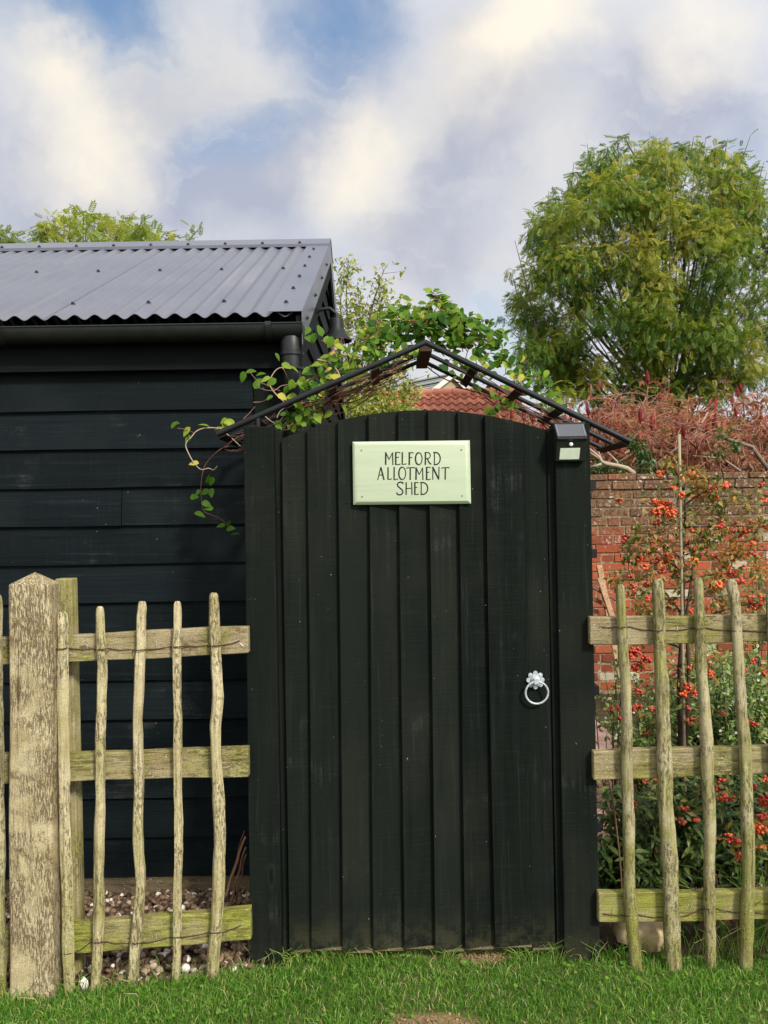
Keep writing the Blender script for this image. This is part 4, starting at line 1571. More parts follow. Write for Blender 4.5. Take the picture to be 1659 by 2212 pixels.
mb.box((apex.x - .021, DA0 - .004, apex.z - .030), (apex.x + .021, DA1 + .01, apex.z - .008), tint=0.8)
mb.build('cross_strap', M['rust_strap'], arch)
for q in (aL.x, px(1280, DA0)):
    for z in np.arange(0.15, 1.75, 0.236):
        mb = MB()
        mb.box((q - .012, DA0 - .006, z), (q + .012, DA1 + .006, z + .030))
        mb.build('rung', M['black_metal'], arch)


# ================================================================== FENCES
def build_pale(pts, widths, D, parent, mat, rnd=False):
    """a riven stake following measured points"""
    mb = MB()
    path = []
    rad = []
    P3 = [P(u, v, D) for u, v in pts]
    n = 26
    cum = [0.0]
    for i in range(1, len(P3)):
        cum.append(cum[-1] + (P3[i] - P3[i - 1]).length)
    tot = cum[-1]
    ph = rng.uniform(0, 6, 4)
    k = 0
    for j in range(n + 1):
        s = tot * j / n
        xs_ = np.interp(s, cum, [q.x for q in P3])
        zs_ = np.interp(s, cum, [q.z for q in P3])
        w = np.interp(j / n, np.linspace(0, 1, len(widths)), widths) / F * D / 2
        xs_ += 0.0012 * math.sin(s * 17 + ph[0]) + 0.0007 * math.sin(s * 41 + ph[1])
        path.append(Vector((xs_, D + 0.002 * math.sin(s * 9 + ph[2]), zs_)))
        r = w * (1 + 0.05 * math.sin(s * 23 + ph[3]) + 0.04 * math.sin(s * 57 + ph[1]))
        rad.append(r)
    # pointed, worn tip
    rad[0] *= 0.55
    p0 = path[0]
    path.insert(1, p0 + Vector((0, 0, -0.007)))
    rad.insert(1, rad[1] * 0.84)
    path.insert(2, p0 + Vector((0, 0, -0.024)))
    rad.insert(2, rad[2] * 0.97)
    path = path[:3] + [q for q in path[3:] if q.z < p0.z - 0.035]
    rad = rad[:3] + rad[len(rad) - (len(path) - 3):]
    path.append(path[-1] + Vector((0, 0, -0.05)))
    rad.append(rad[-1])
    if rnd:
        sides = 12
        shape = [1 + 0.05 * math.sin(k * 2.1 + ph[0]) for k in range(sides)]
    else:
        sides = 7
        shape = [float(rng.uniform(0.80, 1.12)) for k in range(sides)]
    for k in range(sides):          # flatten front to back a little
        an = 2 * PI * k / sides
        shape[k] *= 1.0 / math.sqrt((math.sin(an)) ** 2 + (math.cos(an) / 0.72) ** 2) if not rnd else 1.0
    ext = max(abs(shape[k] * math.sin(2 * PI * k / sides)) for k in range(sides))
    shape = [q / ext * 1.04 for q in shape]
    mb.tube(path, rad, sides, float(rng.uniform(0, 1)), shape=shape)
    return mb.build('pale', mat, parent, smooth=True, angle=R(48) if rnd else R(26))


def rail_box(mb, pa, pb, ha, hb, th, tint):
    """pa/pb: top front corners; sawn rail with slightly wavy edges"""
    n = 18
    vs, fs = [], []
    ph = rng.uniform(0, 6, 3)
    for j in range(n + 1):
        s = j / n
        q = pa.lerp(pb, s)
        h = ha + (hb - ha) * s
        w1 = 0.0022 * math.sin(s * 9 + ph[0]) + 0.001 * math.sin(s * 31 + ph[1])
        w2 = 0.0022 * math.sin(s * 8 + ph[1]) + 0.001 * math.sin(s * 27 + ph[2])
        vs += [(q.x, q.y, q.z + w1), (q.x, q.y, q.z - h + w2), (q.x, q.y + th, q.z - h + w2), (q.x, q.y + th, q.z + w1)]
    for j in range(n):
        a = j * 4
        fs += [(a, a + 1, a + 5, a + 4), (a + 1, a + 2, a + 6, a + 5), (a + 2, a + 3, a + 7, a + 6), (a + 3, a, a + 4, a + 7)]
    fs += [(3, 2, 1, 0), (n * 4, n * 4 + 1, n * 4 + 2, n * 4 + 3)]
    mb.add(vs, fs, tint)


def wire_path(items, sag=0.004):
    """items: list of points; smoothed"""
    out = []
    for i in range(len(items) - 1):
        a, b_ = Vector(items[i]), Vector(items[i + 1])
        for k in range(5):
            s = k / 5
            q = a.lerp(b_, s)
            q.z -= sag * math.sin(PI * s) * ((b_ - a).length / .12)
            out.append(q)
    out.append(Vector(items[-1]))
    return out


c6 = lambda x, y: (x * 0.3378, 1179.8 + y * 0.3378)
c7 = lambda x, y: (x * 0.3378, 1659 + y * 0.3378)
c4 = lambda x, y: (1216.6 + x * 0.2667, 884.8 + y * 0.2667)
c5 = lambda x, y: (1216.6 + x * 0.3334, 1474.7 + y * 0.3334)


def DL(u):          # depth of the left fence's rail face
    return 2.735 - (540 - u) * 0.000165


# ---- left fence
lf = thing('paling_fence', 'chestnut paling fence with a stout weathered post in front of the shed', 'fence', (-1.0, DL(300), 0))
for (vr0, vr1, hr, vl0, hl, mt) in ((1354, 1411, 57, 1381, 60, 'rail'), (1617, 1677, 61, 1633, 61, 'rail'), (1962, 2029, 67, 2012, 62, 'rail_green')):
    mb = MB()
    uR, uL = (536 if vr0 < 1900 else 541), -60
    uE = -240
    # the line through the measured left and right ends
    pr = P(uR, vr0, DL(uR) - .0)
    vlx = vl0 if vr0 < 1900 else 2019
    pl = P(uL, vlx, DL(uL))
    k_ = (uE - uR) / (uL - uR)
    pl = pr + (pl - pr) * k_
    rail_box(mb, pl, pr, hl / F * DL(uL), hr / F * DL(uR), 0.034, float(rng.uniform(0, 1)))
    mb.build('rail', M[mt], lf, bevel=0.0025)
# big post
D_P = 2.60
mb = MB()
bl_, br2 = P(17, 2150, D_P), P(113, 2150, D_P)
tl_, tr_ = P(17, 1264, D_P), P(109, 1264, D_P)
dep = 0.085
bl_.z = br2.z = -0.05
ap = P(76, 1235, D_P + .04)
n = 16
vs, fs = [], []
for j in range(n + 1):
    s = j / n
    l_, r_ = bl_.lerp(tl_, s), br2.lerp(tr_, s)
    for q, sx in ((l_, -1), (r_, 1)):
        pass
    w = 0.0020 * math.sin(s * 11)
    e = 0.008
    vs += [(l_.x + w + e, l_.y, l_.z), (r_.x - e + w, r_.y, r_.z), (r_.x + w, r_.y + e, r_.z), (r_.x + w, r_.y + dep, r_.z), (l_.x + w, l_.y + dep, l_.z), (l_.x + w, l_.y + e, l_.z)]
for j in range(n):
    for k in range(6):
        k2 = (k + 1) % 6
        fs.append((j * 6 + k, j * 6 + k2, j * 6 + 6 + k2, j * 6 + 6 + k))
b0 = n * 6
vs.append((ap.x, ap.y, ap.z))
for k in range(6):
    fs.append((b0 + k, b0 + (k + 1) % 6, len(vs) - 1))
mb.add(vs, fs)
mb.build('post', M['post'], lf, bevel=0.004, seg=2, smooth=True, angle=R(30))
# squared rear post
mb = MB()
a, b_, e_ = P(118, 1251, 2.742), P(153, 1250, 2.742), P(168, 1250, 2.785)
mb.hexa([(a.x + .02, 2.742, -.05), (b_.x + .010, 2.742, -.05), (e_.x + .010, 2.785, -.05), (a.x + .02, 2.80, -.05), (a.x, 2.742, a.z), (b_.x, 2.742, b_.z), (e_.x, 2.785, b_.z), (a.x, 2.80, a.z)], .3)
mb.build('rear_post', M['post_new'], lf, bevel=0.003)
DPL = lambda u: DL(u) - 0.022
LP_ = [([(-98, 1300), (-96, 1500), (-92, 1800), (-92, 2118)], [20, 22, 24], -95, 'pale'),
       ([(-186, 1290), (-182, 1500), (-184, 1800), (-180, 2120)], [19, 22, 23], -183, 'pale_round'),
       ([(-6, 1285), (-4, 1420), (-2, 1690), (0, 1900), (2, 2110)], [20, 22, 24], 1, 'pale_round'),
       ([c6(394, 420), c6(393, 600), c6(398, 1000), c6(402, 1528), c7(415, 640), c7(428, 900), c7(436, 1475)], [25, 27, 25, 28, 26], 132, 'pale'),
       ([c6(638, 386), c6(648, 640), c6(655, 800), c6(650, 950), c6(645, 1300), c6(640, 1528), c7(635, 400), c7(633, 700), c7(630, 1000), c7(616, 1400)], [21, 24, 23, 26, 24], 215, 'pale'),
       ([c6(910, 353), c6(900, 640), c6(893, 750), c6(885, 1100), c6(888, 1528), c7(882, 420), c7(890, 560), c7(900, 690), c7(890, 850), c7(875, 1080), c7(846, 1410)], [23, 24, 24, 25, 27], 300, 'pale'),
       ([c6(1133, 353), c6(1132, 640), c6(1134, 900), c6(1140, 1528), c7(1140, 500), c7(1135, 1000), c7(1125, 1380)], [18, 19, 19, 19, 19], 383, 'pale'),
       ([c6(1362, 298), c6(1372, 500), c6(1377, 630), c6(1390, 950), c6(1389, 1040), c6(1376, 1130), c6(1378, 1230), c6(1390, 1528), c7(1405, 500), c7(1395, 800), c7(1375, 1070), c7(1354, 1350)], [21, 24, 22, 26, 25, 26], 462, 'pale')]
for pts, wds, u, mt in LP_:
    build_pale(pts, wds, DPL(u), lf, M[mt], mt == 'pale_round')


def fence_wire(parent, marks, dfun, first_pt, last_pt):
    """marks: (u, v, half width px, D) where the wire crosses a pale"""
    pts = [first_pt]
    for (u, v, hw, D) in marks:
        pts.append(P(u - hw - 5, v + 1, dfun(u) - .003))
        pts.append(P(u - hw, v + 1, D - .004))
        pts.append(P(u - hw * .5, v + 2, D - hw / F * D * .8 - .002))
        pts.append(P(u + hw * .5, v + 1, D - hw / F * D * .8 - .002))
        pts.append(P(u + hw, v, D - .004))
        pts.append(P(u + hw + 5, v, dfun(u) - .003))
    pts.append(last_pt)
    mb = MB()
    w = wire_path(pts)
    mb.tube(w, 0.0015, 6)
    # the second strand of the twist
    w2 = [q + Vector((0, -.001 * math.cos(i * 1.3), .0016 * math.sin(i * 1.3))) for i, q in enumerate(w)]
    mb.tube(w2, 0.0013, 6)
    mb.build('wire', M['wire'], parent, smooth=True)


def staple(parent, p, a):
    mb = MB()
    dx, dz = math.cos(a) * .007, math.sin(a) * .007
    p = Vector(p)
    mb.tube([p + Vector((-dx, .003, -dz)), p + Vector((-dx, -.0025, -dz)), p + Vector((dx, -.0025, dz)), p + Vector((dx, .003, dz))], 0.0012, 6)
    mb.build('staple', M['galv'], parent)


mk = [(c6(393, 652)[0], c6(393, 652)[1], 11, DPL(132)), (c6(652, 655)[0], c6(652, 655)[1], 12, DPL(220)), (c6(897, 660)[0], c6(897, 660)[1], 12, DPL(303)), (c6(1134, 640)[0], c6(1134, 640)[1], 10, DPL(383)), (c6(1378, 632)[0], c6(1378, 632)[1], 12, DPL(466))]
fence_wire(lf, mk, DL, P(-40, 1395, DL(0) - .003), P(518, c6(0, 605)[1], DL(520) - .003))
mk = [(c7(428, 1165)[0], c7(428, 1185)[1], 11, DPL(145)), (c7(628, 1112)[0], c7(628, 1112)[1], 12, DPL(212)), (c7(872, 1118)[0], c7(872, 1118)[1], 12, DPL(295)), (c7(1132, 1078)[0], c7(1132, 1080)[1], 10, DPL(382)), (c7(1376, 1050)[0], c7(1376, 1050)[1], 12, DPL(465))]
fence_wire(lf, mk, DL, P(-40, 2060, DL(0) - .003), P(524, c7(0, 1000)[1], DL(525) - .003))
for (x, y, a) in ((460, 625, 1.3), (1000, 625, 1.5), (1520, 600, .5), (1545, 630, 2.4), (440, 690, .2)):
    u, v = c6(x, y)
    staple(lf, P(u, v, DL(u) - .001), a)
for (x, y, a) in ((1000, 1075, 1.5), (1545, 1000, .6)):
    u, v = c7(x, y)
    staple(lf, P(u, v, DL(u) - .001), a)

# ---- right fence
DRF = 2.738
rf = thing('paling_fence', 'chestnut paling fence of round stakes in front of the berry garden and brick wall', 'fence', (1.15, DRF, 0))
for (u0, va, h, vb, hb, mt) in ((1274, 1333, 60, 1327, 60, 'rail'), (1282, 1624, 61, 1611, 61, 'rail'), (1293, 1930, 63, 1924, 62, 'rail_green')):
    mb = MB()
    pa = P(u0, va, DRF)
    pb = P(1668, vb, DRF)
    dv = (pb - pa)
    pb2 = pa + dv * 1.9
    rail_box(mb, pa, pb2, h / F * DRF, hb / F * DRF, 0.030, float(rng.uniform(0, 1)))
    mb.build('rail', M[mt], rf, bevel=0.0025)
DPR = DRF - 0.020
RP_ = [([c4(457, 1415), c4(465, 1560), c4(478, 1760), c4(485, 1900), c4(505, 2212), c5(412, 450), c5(422, 850), c5(430, 1250), c5(437, 1500), c5(452, 1660), c5(470, 1835)], [21, 22, 25, 25, 27]),
       ([c4(768, 1370), c4(775, 1600), c4(780, 1900), c4(800, 2212), c5(650, 420), c5(668, 800), c5(690, 1200), c5(702, 1500), c5(710, 1810)], [22, 25, 29, 31, 31]),
       ([c4(1095, 1360), c4(1100, 1700), c4(1106, 1800), c4(1130, 2212), c5(928, 420), c5(948, 850), c5(948, 1300), c5(952, 1780)], [19, 22, 25, 22, 22]),
       ([c4(1368, 1375), c4(1395, 1600), c4(1405, 1900), c4(1430, 2212), c5(1178, 420), c5(1190, 760), c5(1197, 1100), c5(1195, 1500), c5(1185, 1810)], [20, 21, 24, 25, 26]),
       ([(1664, 1262), (1668, 1400), (1673, 1600), (1676, 1800), (1680, 2080)], [20, 22, 23, 24]),
       ([(1752, 1255), (1756, 1500), (1762, 1800), (1770, 2080)], [20, 23, 24, 25]),
       ([(1838, 1268), (1846, 1500), (1850, 1800), (1856, 2078)], [19, 22, 23, 22]),
       ([(1930, 1250), (1930, 1500), (1936, 1800), (1938, 2080)], [21, 24, 25, 26])]
for pts, wds in RP_:
    build_pale(pts, wds, DPR, rf, M['pale_round'], True)
DRf = lambda u: DRF
mk = [(c4(472, 1758)[0], c4(472, 1758)[1], 12, DPR), (c4(778, 1790)[0], c4(778, 1785)[1], 13, DPR), (c4(1105, 1770)[0], c4(1105, 1768)[1], 11, DPR), (c4(1400, 1785)[0], c4(1400, 1785)[1], 11, DPR)]
fence_wire(rf, mk, DRf, P(1296, 1354, DRF - .003), P(1720, 1364, DRF - .003))
mk = [(c5(436, 1505)[0], c5(436, 1505)[1], 12, DPR), (c5(703, 1520)[0], c5(703, 1518)[1], 14, DPR), (c5(950, 1462)[0], c5(950, 1462)[1], 11, DPR), (c5(1196, 1490)[0], c5(1196, 1490)[1], 12, DPR)]
fence_wire(rf, mk, DRf, P(1303, 1974, DRF - .003), P(1720, 1975, DRF - .003))
for (x, y, a) in ((300, 1770, 1.0), (920, 1770, 1.4)):
    u, v = c4(x, y)
    staple(rf, P(u, v, DRF - .001), a)
for (x, y, a) in ((320, 1478, 1.5), (825, 1455, 1.0)):
    u, v = c5(x, y)
    staple(rf, P(u, v, DRF - .001), a)

# sandstone lump behind the right fence
mb = MB()
v, f = ICO3
sc0 = P(1374, 2030, 2.93)
w = v * np.array((0.098, 0.085, 0.066))
w = np.sign(v) * np.abs(v) ** 0.72 * np.array((0.092, 0.075, 0.058))
nz = 0.006 * np.sin(v[:, 0] * 7 + 1) + 0.006 * np.sin(v[:, 2] * 9 + v[:, 0] * 3) + 0.004 * np.sin(v[:, 1] * 13)
w = w + v * nz[:, None]
w[:, 2] -= 0.15 * w[:, 0] * 0.4
mb.add(w + np.array((sc0.x, 2.865, 0.060)), f, 0.62)
tag(mb.build('rock', M['stone'], smooth=True), 'rounded buff sandstone lump lying behind the first two round stakes', 'stone')


# canes leaning against the gate post
def cane(u0, v0, D0, u1, v1, D1, r, t, label):
    mb = MB()
    a, b_ = P(u0, v0, D0), P(u1, v1, D1)
    a.z = max(a.z, -0.01)
    path = [a.lerp(b_, k / 8) + Vector((0.002 * math.sin(k * 1.7), 0, 0)) for k in range(9)]
    mb.tube(path, [r * (1 - .25 * k / 8) for k in range(9)], 7, t)
    tag(mb.build('cane', M['cane'], smooth=True), label, 'cane', 'brown canes leaning by the gate post')


cane(484, 1945, 2.96, 529, 1808, 2.92, .0048, .9, 'thick pale brown cane, leftmost of the leaning bundle by the gate post')
cane(497, 1950, 2.98, 530, 1830, 2.94, .0040, .6, 'reddish cane in the middle of the leaning bundle by the gate post')
cane(507, 1955, 3.0, 531, 1845, 2.96, .0036, .35, 'thin dark cane in the leaning bundle, nearest the gate post')
cane(488, 1935, 3.02, 527, 1795, 2.99, .0028, .1, 'thinnest dark cane, tallest of the leaning bundle by the gate post')
cane(498, 1956, 2.95, 505, 1925, 2.94, .0044, .8, 'short broken cane at the foot of the leaning bundle')

# ================================================================== BRICK WALL
DB = 6.9
ZW = pz(1021, DB, 1450)
wall = thing('brick_wall', 'old red brick garden wall with lichen on its top courses', 'wall', (3.5, DB + .1, 0))
mb = MB()
mbm = MB()
course = 0.0752
nrow = int(ZW / course)
X0, X1 = 0.5, 8.5
top_h = ZW - nrow * course
for r_ in range(nrow + 1):
    z0 = r_ * course
    if r_ == nrow and top_h < 0.02:
        break
    x = X0 - (0.1 if r_ % 2 else 0.0) - rng.uniform(0, .1)
    k = 0
    hrow = course if r_ < nrow else top_h
    while x < X1:
        head = (k % 2 == (r_ % 2)) if rng.uniform() < .85 else rng.uniform() < .5
        L = (0.112 if head else 0.225) + rng.uniform(-.012, .012)
        if r_ >= nrow - 1:
            L = 0.24 + rng.uniform(-.03, .05)
        g = 0.0040 + rng.uniform(0, .0045)
        yo = rng.uniform(-.006, .005)
        z_a, z_b = z0 + g, z0 + hrow - g * .8
        if r_ >= nrow - 1:
            yo -= 0.012
        jt = lambda a_: a_ + rng.uniform(-.005, .005)
        t = float(rng.beta(2.2, 2.2)) * 0.88
        if rng.uniform() < 0.06:
            t = float(rng.uniform(.92, 1.0))
        c = [(jt(x + g), DB + yo, jt(z_a)), (jt(x + L - g), DB + yo, jt(z_a)), (x + L - g, DB + .09, z_a), (x + g, DB + .09, z_a),
             (jt(x + g), DB + yo + .002, jt(z_b)), (jt(x + L - g), DB + yo + .002, jt(z_b)), (x + L - g, DB + .09, z_b), (x + g, DB + .09, z_b)]
        mb.hexa(c, t)
        x += L
        k += 1
mb.build('brickwork', M['brick'], wall, bevel=0.004)
mbm.box((X0 - .2, DB + .0065, -.05), (X1, DB + .215, ZW - .012))
mbm.build('mortar', M['mortar'], wall)

# timber offcuts leaning on the wall
DT = 6.35


def lean(name, u0, v0, D0, u1, v1, D1, w, th, mat, label, cat, grp, t):
    mb = MB()
    a, b_ = P(u0, v0, D0), P(u1, v1, D1)
    d_ = (b_ - a).normalized()
    sx = Vector((0, 1, 0)).cross(d_).normalized()
    sy = d_.cross(sx)
    mb.hexa([a - sx * w, a + sx * w, a + sx * w + sy * th, a - sx * w + sy * th, b_ - sx * w, b_ + sx * w, b_ + sx * w + sy * th, b_ - sx * w + sy * th], t)
    tag(mb.build(name, mat, bevel=0.003), label, cat, grp)


lean('batten', 1345, 1480, 6.0, 1295, 1220, 6.6, .022, .03, M['batten'], 'pale timber batten leaning on the brick wall, highest of the offcuts', 'batten', 'timber leaning against the brick wall', .7)
lean('batten', 1352, 1420, 5.9, 1296, 1248, 6.4, .020, .03, M['batten'], 'long pale batten leaning on the wall just behind the first round stake', 'batten', 'timber leaning against the brick wall', .3)
M['redboard'] = m_old_wood('red_brown_board', (0.20, 0.075, 0.045), (0.30, 0.115, 0.065), 'x', algae=0.0, dark=0.3)
for k, lb in enumerate(('top', 'second from top', 'third from top', 'lowest')):
    mb = MB()
    a = P(1262, 1262 + 26 * k, DT)
    b_ = P(1338, 1302 + 24 * k, DT)
    mb.hexa([a, b_, b_ + Vector((0, .12, 0)), a + Vector((0, .12, 0)), a + Vector((0, 0, .035)), b_ + Vector((0, 0, .035)), b_ + Vector((0, .12, .035)), a + Vector((0, .12, .035))], .2 * k)
    tag(mb.build('board', M['redboard'], bevel=.002), f'red brown slanting board beside the gate post, {lb} of four', 'board', 'red boards leaning by the wall')

# ================================================================== FAR HOUSES
DH = 20.0
zr = pz(846, DH, 960)
hx0, hx1 = px(818, DH), px(1125, DH)
hs = thing('house', 'low house with an orange clay pantile roof beyond the garden', 'house', ((hx0 + hx1) / 2, DH + 2, 0))
mb = MB()
sl_len = 3.4
pt_ = R(40)
cols = int((hx1 - hx0) / 0.21)
rows_ = 13
nxp = cols * 6
vs, fs, tt = [], [], []
for r_ in range(rows_):
    for e in (0, 1):
        for k in range(nxp + 1):
            x = hx0 + (hx1 - hx0) * k / nxp
            s = (r_ + e) * 0.26
            up_ = 0.035 * math.sin(2 * PI * k / 6) + (0.035 if e == 1 else 0.0)
            vs.append((x, DH - s * math.cos(pt_) - up_ * math.sin(pt_) + 0.0, zr - .03 - s * math.sin(pt_) + up_ * math.cos(pt_)))
            tt.append((0.2 + 0.5 * abs(math.sin((k // 6) * 12.9 + r_ * 7.7))))
W_ = nxp + 1
for r_ in range(rows_):
    for k in range(nxp):
        a = (2 * r_) * W_ + k
        fs.append((a, a + 1, a + W_ + 1, a + W_))
    if r_ < rows_ - 1:
        for k in range(nxp):
            a = (2 * r_ + 1) * W_ + k
            fs.append((a, a + 1, a + W_ + 1, a + W_))
mb.add(vs, fs, tt)
mb.add([(hx0, DH, zr - .03), (hx1, DH, zr - .03), (hx1, DH + 2.6, zr - 2.2), (hx0, DH + 2.6, zr - 2.2)], [(0, 1, 2, 3)], .5)
rfh = mb.build('roof', M['pantile'], hs)
mb = MB()
k = 0
x = hx0
while x < hx1:
    L = 0.45
    mb.tube([(x, DH, zr - .03), (x + L * .97, DH, zr - .03)], [0.115, 0.10], 10, float(rng.uniform(.4, .9)))
    x += L
mb.build('ridge_tiles', M['pantile'], rfh, smooth=True, angle=R(40))
mb = MB()
mb.box((hx0 + .1, DH - 2.3, 0), (hx1 - .1, DH + 2.3, zr - 2.1))
mb.add([(hx0 + .05, DH - 2.3, zr - 2.1), (hx0 + .05, DH + 2.3, zr - 2.1), (hx0 + .05, DH, zr - .1)], [(0, 1, 2)])
mb.build('wall', M['farbrick'], hs)

DH2 = 32.0
ap2 = P(973, 812, DH2)
h2 = thing('house', 'distant buff brick house gable with a grey green tiled roof', 'house', (ap2.x, DH2 + 3, 0))
rz = Matrix.Rotation(R(38), 3, 'Z')
gw, gd = 2.1, 7.0
zE2 = ap2.z - 1.35


def g2(x, y, z):
    q = rz @ Vector((x, y, 0))
    return (ap2.x + q.x, DH2 + q.y, z)


mb = MB()
mb.add([g2(-gw, 0, 0), g2(gw, 0, 0), g2(gw, 0, zE2), g2(0, 0, ap2.z), g2(-gw, 0, zE2), g2(-gw, gd, 0), g2(gw, gd, 0), g2(gw, gd, zE2), g2(0, gd, ap2.z), g2(-gw, gd, zE2)],
       [(0, 1, 2, 3, 4), (9, 8, 7, 6, 5), (0, 4, 9, 5), (1, 6, 7, 2)])
mb.build('wall', M['farbrick'], h2)
mb = MB()
for sx in (-1, 1):
    n_ = 10
    for j in range(n_):
        f0, f1 = j / n_, (j + 1) / n_
        xa, xb = sx * (gw + .2) * f0, sx * (gw + .2) * f1
        za, zb_ = ap2.z + .10 - (ap2.z - zE2) * f0 * 1.09, ap2.z + .14 - (ap2.z - zE2) * f1 * 1.09
        mb.add([g2(xa, -.12, za), g2(xa, gd, za), g2(xb, gd, zb_), g2(xb, -.12, zb_), g2(xa, -.12, za - .05), g2(xb, -.12, zb_ - .05)], [(0, 1, 2, 3), (0, 3, 5, 4)], .2 + .1 * (j % 3))
r2 = mb.build('roof', M['slate'], h2)
mb = MB()
for sx in (-1, 1):
    mb.hexa([g2(0, -.16, ap2.z - .10), g2(sx * (gw + .22), -.16, zE2 - .25), g2(sx * (gw + .22), -.12, zE2 - .25), g2(0, -.12, ap2.z - .10),
             g2(0, -.16, ap2.z + .10), g2(sx * (gw + .22), -.16, zE2 - .05), g2(sx * (gw + .22), -.12, zE2 - .05), g2(0, -.12, ap2.z + .10)])
mb.build('verge_board', M['verge'], h2)


# ================================================================== TREES AND PLANTS
def curve_pts(a, b, bend, n=6):
    a, b = Vector(a), Vector(b)
    out = []
    for k in range(n + 1):
        s = k / n
        out.append(a.lerp(b, s) + Vector(bend) * math.sin(PI * s))
    return out


def clump_leaves(mb, centers, radii, counts, tmpl, size, droop=0.3, tint=(0.1, 0.9), outward=0.5, center=None, lit_top=0.0):
    for c, r, n in zip(centers, radii, counts):
        c = np.array(c)
        r = np.array(r) if not np.isscalar(r) else np.array((r, r, r))
        q = rand_unit(n) * (rng.uniform(0, 1, (n, 1)) ** 0.42)
        pos = c + q * r
        dirs = rand_unit(n) * 0.7 + q * outward
        dirs[:, 2] -= droop
        nr = rand_unit(n) * 0.55 + np.array((0, 0, 1.0))
        sz = size * rng.uniform(.7, 1.25, n)
        base_t = rng.uniform(tint[0], tint[1])
        t = np.clip(base_t + rng.normal(0, .13, n) + lit_top * q[:, 2], 0, 1)  # upper leaves of a clump tinted lighter: light from above put into colour
        mb.inst(tmpl[0], tmpl[1], pos, frames(dirs, nr, sz), t)


